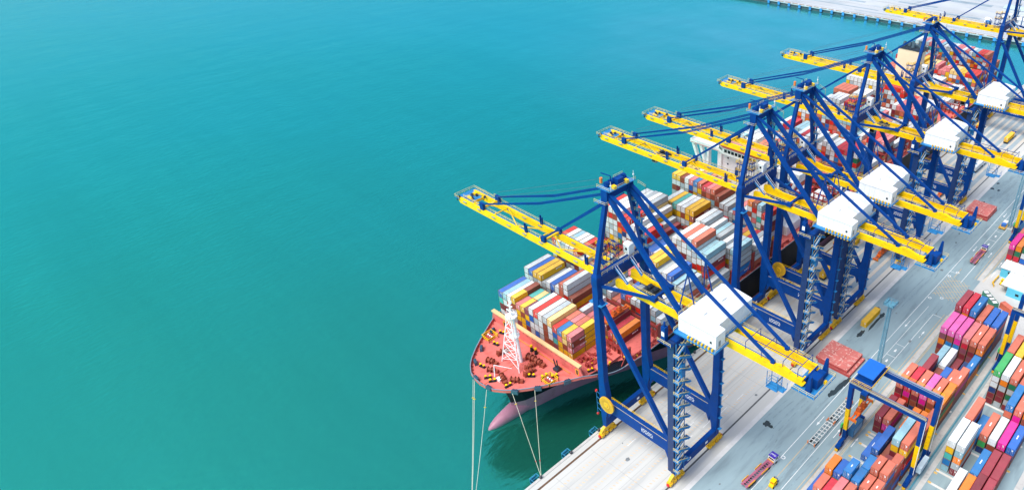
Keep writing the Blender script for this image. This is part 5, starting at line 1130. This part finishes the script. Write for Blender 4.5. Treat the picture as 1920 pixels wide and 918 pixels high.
# ------------------------------------------------------------------ rubber-tyred gantry cranes
def make_rtg(name, label, x0, x1, y0, y1, zt, trolley, spz=None):
    yc = (y0+y1)/2; hy = (y1-y0)/2
    t = empty('gantry_crane', ((x0+x1)/2, yc, 0), label, 'gantry crane', 'gantry cranes over the container blocks'); hx = (x1-x0)/2
    B = lambda mb, n, m, p=None: mb.build(n, m, p or t)
    ly = hy*.66
    for sx in (-1, 1):
        for sy in (-1, 1):
            m = MB(); m.loft([(sx*hx, sy*ly*.95, 17, 1.25, 1.5), (sx*hx, sy*ly, zt-1.7, 1.4, 1.7)]); lg = B(m, 'leg', BLUE); m = MB(); m.loft([(sx*hx, sy*ly*.8, 3.2, 1.2, 1.25), (sx*hx, sy*ly*.84, 7.0, 1.2, 1.3)]); B(m, 'leg_base', BLUE)
            m = MB(); m.loft([(sx*hx, sy*ly*.84, 7.01, 1.25, 1.32), (sx*hx, sy*ly*.95, 16.99, 1.3, 1.52)]); B(m, 'painted_panel', YEL, lg)
        m = MB(); m.loft([(sx*hx, 0, 2.1, 1.2, 2*hy-1), (sx*hx, 0, 3.2, 1.2, 2*hy-2)]); sl = B(m, 'sill_beam', BLUE)
        for sy in (-1, 1):
            m = MB(); m.box(sx*hx-.75, sx*hx+.75, sy*(hy-1.1)-1.7, sy*(hy-1.1)+1.7, 1.35, 2.08); m.box(sx*hx-.5, sx*hx+.5, sy*(hy-1.1)-.5, sy*(hy-1.1)+.5, .8, 1.34); B(m, 'bogie', BLUE, sl)
            w_ = MB()
            for q in (-.95, .95): w_.tube((sx*hx-.42, sy*(hy-1.1)+q, .78), (sx*hx+.42, sy*(hy-1.1)+q, .78), .78, n=16)
            B(w_, 'tyre', BLACK, sl)
            m = MB(); m.box(sx*hx-.5, sx*hx+.5, sy*(hy+.95)-.2, sy*(hy+.95)+.2, .5, 1.2); B(m, 'bumper', YEL2, sl)
    for sy in (-1, 1):
        m = MB(); m.box(-hx-.75, hx+.75, sy*ly-.65, sy*ly+.65, zt-1.7, zt); mb = B(m, 'main_beam', BLUE)
        m = MB(); m.box(-hx-.7, hx+.7, sy*ly+sy*.66-.35, sy*ly+sy*.66+.35, zt-.05, zt+.05); B(m, 'walkway', GREY, mb)
        m = MB().rail([(-hx-.7, sy*ly+sy*1, zt+.05), (hx+.7, sy*ly+sy*1, zt+.05)], 1.0, .06, 5); B(m, 'handrail', YEL, mb)
        m = MB(); m.box(-hx, hx, sy*ly-sy*.3-.08, sy*ly-sy*.3+.08, zt, zt+.14); B(m, 'rail', GREY, mb)
    m = MB(); xx = trolley; m.box(xx-3, xx+3, -ly-.6, ly+.6, zt+.5, zt+.85)
    for sy in (-1, 1):
        for q in (-2.2, 2.2): m.tube((xx+q, sy*ly-.12, zt+.38), (xx+q, sy*ly+.12, zt+.38), .3, n=10)
    trl = B(m, 'trolley', BLUE)
    m = MB(); m.box(xx-2.5, xx+2.5, -3.9, 4.1, zt+.86, zt+2.9); B(m, 'machine_house', BLUE, trl)
    m = MB(); m.hexa([(xx-2.75, -4.2, zt+2.91), (xx+2.75, -4.2, zt+2.91), (xx+2.75, 4.4, zt+2.91), (xx-2.75, 4.4, zt+2.91), (xx-2.75, -4.2, zt+3.1), (xx+2.75, -4.2, zt+3.15), (xx+2.75, 4.4, zt+3.15), (xx-2.75, 4.4, zt+3.1)]); B(m, 'roof', M('rtg_roof_blue', (.01, .13, .52), .4, var=.08), trl)
    m = MB().rail([(xx-3, -ly-.6, zt+.85), (xx+3.4, -ly-.6, zt+.85), (xx+3.4, ly+.6, zt+.85)], 1.1, .09, 1.8); B(m, 'handrail', YEL, trl)
    m = MB(); m.box(xx+1, xx+3, -ly-2.6, -ly-.7, zt-2.4, zt-.1); cb = B(m, 'operator_cab', BLUE, trl)
    m = MB(); m.box(xx+1.1, xx+2.9, -ly-2.62, -ly-2.605, zt-2.2, zt-.8); m.box(xx+3.005, xx+3.02, -ly-2.4, -ly-.9, zt-2.2, zt-.8); B(m, 'window', GLASS, trl)
    # power pack between the left legs and electrics between the right legs
    m = MB(); m.box(-hx+.62, -hx+2.4, -ly*.6, ly*.6, 3.3, 6.4); B(m, 'power_pack', M('pack_blue', (.02, .10, .22), .5), )
    m = MB(); m.box(-hx+2.405, -hx+2.42, -ly*.5, ly*.5, 3.6, 6.1); B(m, 'radiator', M('radiator_pale', (.22, .42, .55), .5))
    m = MB(); m.box(hx-.1+.75, hx+2.1, -ly*.55, ly*.55, 3.3, 5.8); B(m, 'electric_house', M('ehouse_pale', (.45, .58, .66), .5))
    m = MB(); m.box(-hx-1.1, -hx-.72, -ly-.9, -ly+.3, 8.2, 9.6); B(m, 'sign', M('sign_green', (.03, .5, .12), .5)); m = MB(); m.box(-hx-1.0, -hx-.72, -ly-.9, -ly+.3, 4.2, 5.4); B(m, 'sign', REDP); m = MB(); m.box(-hx-1.0, -hx-.72, -ly-.9, -ly+.3, 5.41, 8.19); B(m, 'ladder', DARK)
    m = MB(); m.tube((hx+.8, -ly-.9, zt-.4), (hx+.9, -ly-.7, 5), .09, n=6); m.tube((hx+.8, ly+.9, zt-.4), (hx+.9, ly+.4, 5), .09, n=6); B(m, 'cable', WHITE)
    return t
make_rtg('a', 'blue gantry crane with square blue roof, straddling the near roadside block', 62.7, 86.1, 46.8, 63.6, 28.4, -8.7)
make_spreader(64.9, 55, 13.2, 0, 'orange spreader hanging inside the near gantry crane by its left legs', 14)
make_rtg('b', 'blue gantry crane with yellow lower legs, cut by the right edge of the photo', 88.5, 112, 117.4, 132.8, 28.4, 9)
make_rtg('c', 'distant gantry crane standing at the block beyond the pale cyan building', 62.6, 86.1, 212.5, 229, 28.4, 9)

# ------------------------------------------------------------------ light masts
def light_mast(x, y, h, label):
    t = empty('light_mast', (x, y, 0), label, 'light mast', 'pale cyan lattice light masts')
    m = MB(); n = 15; wd = lambda z: .66-.16*z/h
    for a, b in ((-1, -1), (1, -1), (1, 1), (-1, 1)): m.beam((a*wd(0), b*wd(0), .3), (a*wd(h), b*wd(h), h), .16)
    for k in range(n):
        z0, z1 = .3+k*(h-.3)/n, .3+(k+1)*(h-.3)/n; w0, w1 = wd(z0), wd(z1)
        for (a, b), (c, d) in (((-1, -1), (1, -1)), ((1, -1), (1, 1)), ((1, 1), (-1, 1)), ((-1, 1), (-1, -1))):
            m.beam((a*w0, b*w0, z0), (c*w1, d*w1, z1), .075); m.beam((c*w0, d*w0, z0), (a*w1, b*w1, z1), .075); m.beam((a*w1, b*w1, z1), (c*w1, d*w1, z1), .075)
    m.build('tower', SKYBL, t)
    m = MB(); m.box(-1.9, 1.9, -1.9, 1.9, h, h+.12); p = m.build('platform', SKYBL, t)
    MB().rail([(-1.9, -1.9, h+.12), (1.9, -1.9, h+.12), (1.9, 1.9, h+.12), (-1.9, 1.9, h+.12), (-1.9, -1.9, h+.12)], 1.1, .09, 1.3).build('handrail', SKYBL, p)
    for a in (-1, 1):
        for b in (-1, 0, 1):
            MB().box(a*1.5-.3, a*1.5+.3, b*1.2-.35, b*1.2+.35, h+.3, h+.9).build('floodlight', SKYBL, p)
    MB().tube((0, 0, h), (0, 0, h+2.4), .08).build('lightning_rod', GREY, p)
    MB().box(-1.9, 1.9, -1.9, 1.9, 0.01, .3).build('base', CONC2, t)
light_mast(54.9, 91.1, 30.4, 'near pale cyan lattice light mast beside the lone yellow container')
light_mast(57.6, 226, 36, 'far pale cyan lattice light mast behind the small work cart')

# ------------------------------------------------------------------ hatch covers stacked on the road
HC = M('hatch_red', (.50, .14, .12), .6, var=.14, scale=.3, stain=(.68, .55, .5), stain_amt=.55)
HCS = M('hatch_side_red', (.40, .05, .045), .55, var=.2, scale=.5)
def hatch(x, y, z, sx, sy, label, nx=3):
    t = empty('hatch_cover', (x, y, z), label, 'hatch cover', 'ship hatch covers laid down on the road')
    m = MB(); m.box(-sx/2, sx/2, -sy/2, sy/2, .0, 1.05); m.build('side_frame', HCS, t)
    m = MB(); w_ = sx/nx
    for k in range(nx): m.box(-sx/2+k*w_+.05, -sx/2+(k+1)*w_-.05, -sy/2+.03, sy/2-.03, 1.051, 1.2)
    tp = m.build('top_plate', HC, t)
    m = MB()
    for k in range(nx):
        for j in range(5):
            for dx in (.5, w_-.6): m.box(-sx/2+k*w_+dx-.16, -sx/2+k*w_+dx+.16, -sy/2+.9+j*(sy-1.8)/4-.16, -sy/2+.9+j*(sy-1.8)/4+.16, 1.2, 1.32)
    m.build('socket', M('socket_pale', (.62, .45, .4), .5), tp)
hatch(42.6, 85.7, .02, 13.3, 12.1, 'bottom hatch cover of the near red pair lying on the road')
hatch(41.4, 85.8, 1.36, 13.1, 12.3, 'top hatch cover, shifted sideways, of the near red pair on the road')
hatch(41.2, 232.0, .02, 11.7, 13.6, 'bottom hatch cover of the far red pair lying on the road')
hatch(41.0, 232.2, 1.36, 11.6, 13.6, 'top hatch cover of the far red pair lying on the road')

# ------------------------------------------------------------------ trucks, trailers, carts
PURP = M('cab_purple', (.045, .02, .32), .35, var=.05)
CHAS = M('chassis_mauve', (.34, .10, .16), .5, var=.2)
def tractor(t, y, roof=PURP, rz=0, text=None):
    m = MB(); m.prism([(y, .95), (y+2.3, .95), (y+2.45, 1.9), (y+2.15, 3.0), (y, 3.0)], -1.2, 1.2, 'x'); cb = m.build('cab', WHITE, t)
    m = MB(); m.box(-1.25, 1.25, y-.05, y+2.2, 3.005, 3.2); m.build('roof', roof, cb)
    m = MB(); m.box(-1.0, 1.0, y-.03, y-.01, 1.95, 2.6); m.hexa([(-1.05, y+2.5, 2.0), (1.05, y+2.5, 2.0), (1.05, y+2.46, 2.0), (-1.05, y+2.46, 2.0), (-1.05, y+2.27, 2.8), (1.05, y+2.27, 2.8), (1.05, y+2.23, 2.8), (-1.05, y+2.23, 2.8)])
    for s in (-1, 1): m.box(s*1.21-.01, s*1.21+.01, y+.9, y+1.9, 1.9, 2.7)
    m.build('window', GLASS, cb)
    if text: lettering(text, .95, (0, y+1.05, 3.21), (0, 0, 0), WHITE, cb)
    m = MB(); m.box(-.5, .5, y-3.6, y, .75, 1.05); m.box(-.9, .9, y-3.2, y-1.9, 1.06, 1.25); m.build('chassis', DARK, t)
    for yy in (y+1.3, y-2.2):
        m = MB()
        for s in (-1, 1): m.tube((s*.82, yy, .52), (s*1.22, yy, .52), .52, n=12)
        m.build('wheel', BLACK, t)
    m = MB(); m.box(.62, 1.15, y-1.5, y-.5, .6, 1.2); m.build('fuel_tank', WHITE, t)
def container_truck(x, y, rz, label, load=None):
    t = empty('terminal_truck', (x, y, 0), label, 'truck', rz=rz)
    tractor(t, 6.6, text='JWD')
    m = MB()
    for s in (-1, 1): m.box(s*.85-.35, s*.85+.35, -7.2, 6.2, 1.25, 1.5)
    for k in range(14): m.box(-.5, .5, -6.9+k*.98, -6.7+k*.98, 1.26, 1.45)
    m.box(-1.25, 1.25, 5.4, 6.2, 1.27, 1.52); fr = m.build('trailer', CHAS, t)
    m = MB()
    for s in (-1, 1):
        for y_ in (-4.9, 1.6): m.beam((s*1.35, y_-1.6, 1.75), (s*1.35, y_+1.6, 1.75), .22, .5)
    m.box(-1.2, 1.2, 6.21, 6.4, 1.3, 1.8); m.build('guide', M('guide_amber', (.65, .3, .01), .5), fr)
    for yy in (-5.4, -4.1, -2.9):
        m = MB()
        for s in (-1, 1): m.tube((s*.75, yy, .5), (s*1.2, yy, .5), .5, n=12)
        m.build('wheel', BLACK, t)
    return t
container_truck(48.75, 21.3, -.07, 'empty terminal truck with purple cab roof at the bottom of the photo')
container_truck(55.9, 189, .0, 'distant empty terminal truck with mauve trailer driving up the marked lane')
t = empty('terminal_truck', (65.7, 31, 0), 'terminal truck mostly hidden under the blue container in the lane', 'truck'); t.name = 'terminal_truck'
tractor(t, 7.2, roof=WHITE)
m = MB(); m.box(-.9, .9, -7.1, 5.2, .95, 1.3); m.build('trailer', CHAS, t)
for yy in (-5.4, -4.1): 
    m = MB(); [m.tube((s*.75, yy, .5), (s*1.2, yy, .5), .5, n=12) for s in (-1, 1)]; m.build('wheel', BLACK, t)
TRG = M('trailer_frame', (.62, .64, .62), .5, var=.15); OR2 = M('trailer_orange', (.7, .2, .05), .5)
def skeletal(x, y, label):
    t = empty('skeletal_trailer', (x, y, 0), label, 'trailer', 'skeletal trailers parked in line')
    m = MB()
    for s in (-1.15, 0, 1.15): m.beam((s, -6.1, 1.25), (s, 6.1, 1.25), .17, .28)
    for k in range(8): m.beam((-1.15, -6.0+k*1.71, 1.24), (1.15, -6.0+k*1.71, 1.24), .2, .24)
    fr = m.build('frame', TRG, t)
    m = MB()
    for s in (-1.25, 1.25):
        for y_ in (-6.2, 6.2): m.box(s-.16, s+.16, y_-.2, y_+.2, .8, 1.9)
    m.build('corner_post', OR2, fr)
    for yy in (-4.6, -3.4):
        m = MB(); [m.tube((s*.75, yy, .5), (s*1.15, yy, .5), .5, n=12) for s in (-1, 1)]; m.build('wheel', BLACK, t)
    m = MB(); [m.tube((s, 3.6, .05), (s, 3.6, 1.1), .12) for s in (-.7, .7)]; m.build('landing_leg', GREY, t)
skeletal(55.3, 48.6, 'nearer of two empty skeletal trailers parked in line by the gantry crane')
skeletal(55.35, 61.9, 'farther of two empty skeletal trailers parked in line by the gantry crane')
def loaded_truck(x, y, c, label, L=L40, cab=BLUE, lbl2=''):
    t = empty('terminal_truck', (x, y, 0), label, 'truck')
    tractor(t, L/2+1.2, roof=cab)
    m = MB(); m.box(-1.1, 1.1, -L/2-.2, L/2+.3, .95, 1.3); m.build('trailer', DARK, t)
    for yy in (-L/2+1, -L/2+2.3):
        m = MB(); [m.tube((s*.75, yy, .5), (s*1.2, yy, .5), .5, n=10) for s in (-1, 1)]; m.build('wheel', BLACK, t)
    put_container(x-1.22, y-L/2, 1.33, L, 2.6, c, lbl2, None)
loaded_truck(21.9, 331, 'yellow', 'terminal truck carrying the yellow container beneath the farthest crane', lbl2='yellow container on a truck crossing the apron beyond the fifth crane')
loaded_truck(21.7, 280, 'white', 'terminal truck carrying a white container between the fifth crane legs', lbl2='white container on a truck seen between the fifth crane legs')
loaded_truck(21.3, 256, 'salmon', 'terminal truck carrying a salmon container behind the fourth crane leg', lbl2='salmon red container on a truck behind the fourth crane leg')
loaded_truck(9.6, 133, 'yellow', 'terminal truck under the second and third cranes with a yellow container', lbl2='yellow container on a truck under the second and third cranes')
put_container(5.4, 160, .03, L20, 2.6, 'yellow', 'short yellow container on the apron near the ship, behind the third crane', None)
loaded_truck(31.5, 345, 'navy', 'terminal truck at the right edge beneath the farthest crane', L=L20, cab=YEL, lbl2='navy blue container on a truck at the right edge under the farthest crane')
# small work cart and yellow machine at the bottom edge
t = empty('work_cart', (55.2, 225.5, 0), 'small work cart with yellow deck and blue tank at the foot of the far mast', 'cart')
m = MB().box(-1.6, 1.6, -3.6, 3.6, .5, .75); m.build('deck', M('cart_ochre', (.55, .32, .05), .6), t); m = MB(); m.box(-1, 1, -1.6, .4, .76, 2.1); m.build('tank', M('cart_blue', (.03, .15, .5), .5), t); m = MB(); m.box(-1, 1, .8, 3, .76, 2.3); m.build('cabinet', WHITE, t)
for yy in (-2.4, 2.4):
    m = MB(); [m.tube((s*1.1, yy, .4), (s*1.5, yy, .4), .4, n=10) for s in (-1, 1)]; m.build('wheel', BLACK, t)
t = empty('forklift', (54.5, 21.2, 0), 'small yellow forklift at the bottom edge on the yellow lane line', 'forklift')
m = MB(); m.prism([(-1.5, .4), (1.2, .4), (1.2, 1.2), (.2, 1.5), (-1.1, 1.6), (-1.5, 1.1)], -.75, .75, 'x'); m.build('body', YEL, t)
m = MB(); [m.beam((a, b, 1.3), (a, b, 2.5), .12) for a in (-.65, .65) for b in (-.9, .6)]; m.box(-.8, .8, -1.05, .75, 2.5, 2.62); m.build('overhead_guard', YEL, t)
m = MB(); m.box(-.35, .35, -.7, -.1, 1.5, 2.2); m.build('seat', REDP, t); m = MB(); [m.box(a-.1, a+.1, 1.25, 1.4, .2, 2.6) for a in (-.5, .5)]; [m.box(a-.08, a+.08, 1.4, 2.6, .2, .3) for a in (-.4, .4)]; m.build('fork_mast', DARK, t)
for yy in (-1, .8):
    m = MB(); [m.tube((s*.6, yy, .36), (s*.9, yy, .36), .36, n=10) for s in (-1, 1)]; m.build('wheel', BLACK, t)

# ------------------------------------------------------------------ site office and odd containers on the pale pavement
CYAN = M('wall_cyan', (.10, .50, .68), .55, var=.08)
t = empty('office_building', (84, 182, 0), 'pale cyan office building with flat white roofs beyond the roadside block', 'building')
MB().box(-15.6, 22, -.5, 7.2, 0, 4.6).build('wall', CYAN, t); MB().box(-16, 22.4, -.9, 7.6, 4.61, 5.1).build('roof', WHITE, t)
MB().box(-8.6, 22, -13.5, -6.6, 0, 4.2).build('wall', CYAN, t); MB().box(-11.5, 22.4, -13.2, -.95, 4.21, 4.5).build('roof', M('roof_grey_white', (.62, .62, .6), .6), t)
w_ = MB(); [w_.box(-12.6+k*1.3, -11.7+k*1.3, -.54, -.51, 2.6, 3.5) for k in (0, 1)]; w_.build('window', GLASS, t)
w_ = MB(); [w_.box(-5+k*6, -3.6+k*6, -13.54, -13.51, 1.5, 2.6) for k in range(4)]; w_.build('window', GLASS, t)
MB().box(-8.62, -8.605, -12, -10.6, .02, 2.3).build('door', GREY, t); MB().box(-1, 1, -3, -1.4, 4.51, 5.2).build('roof_unit', M('unit_yellow', (.65, .4, .05), .5), t)
t = empty('guard_rail', (68.5, 172, 0), 'bent yellow pipe guard rail at the corner of the pale cyan building', 'guard rail')
m = MB(); m.tube((0, 8.2, 1), (-.3, 1, 1), .3); m.tube((-.3, 1, 1), (.9, -.6, 1), .3); m.build('pipe', YEL2, t)
m = MB(); [m.tube((x, y, 0.01), (x, y, 1), .2) for x, y in ((0, 8), (-.2, 3), (.85, -.5))]; m.build('post', YEL2, t)
t = empty('parked_forklift', (71.5, 176, 0), 'yellow forklift parked in the yard beside the pale cyan building', 'forklift'); t.name = 'forklift'
MB().prism([(-1.4, .4), (1.2, .4), (1.2, 1.2), (-1.1, 1.6), (-1.4, 1.1)], -.75, .75, 'x').build('body', YEL, t); m = MB(); m.box(-.8, .8, -1, .7, 2.3, 2.45); [m.beam((a, b, 1.3), (a, b, 2.3), .12) for a in (-.65, .65) for b in (-.9, .6)]; m.build('overhead_guard', YEL, t)
m = MB(); [m.tube((s*.6, yy, .36), (s*.9, yy, .36), .36, n=10) for s in (-1, 1) for yy in (-1, .8)]; m.build('wheel', BLACK, t)
# open-top dark green container lying askew, with debris visible in it
a = math.atan2(161.2-156, 69-74.8)
t = empty('open_container', (71.9, 159.6, 0), 'dark green open topped container standing askew on the pale pavement', 'container', rz=math.radians(47))
m = MB(); m.box(-1.22, -1.12, -4.6, 4.6, .1, 2.6); m.box(1.12, 1.22, -4.6, 4.6, .1, 2.6); m.box(-1.12, 1.12, -4.6, -4.5, .1, 2.6); m.box(-1.12, 1.12, 4.5, 4.6, .1, 2.6); m.build('wall', M('skip_green', (.03, .2, .13), .5, var=.2), t)
MB().box(-1.2, 1.2, -4.58, 4.58, .02, .1).build('floor', GREY, t)
m = MB(); [m.beam((-1.15, -4.2+k*1.2, 2.55), (1.15, -4.2+k*1.2, 2.55), .14) for k in range(8)]; [m.box(-.9, .9, -4+k*2.3, -2.6+k*2.3, 2.2, 2.5) for k in range(4)]; m.build('roof_bow', WHITE, t)
put_container(81.6, 155.6, .02, L20, 2.6, 'salmon', 'salmon red container standing askew on the pale pavement before the cyan building', None, rz=math.radians(62))
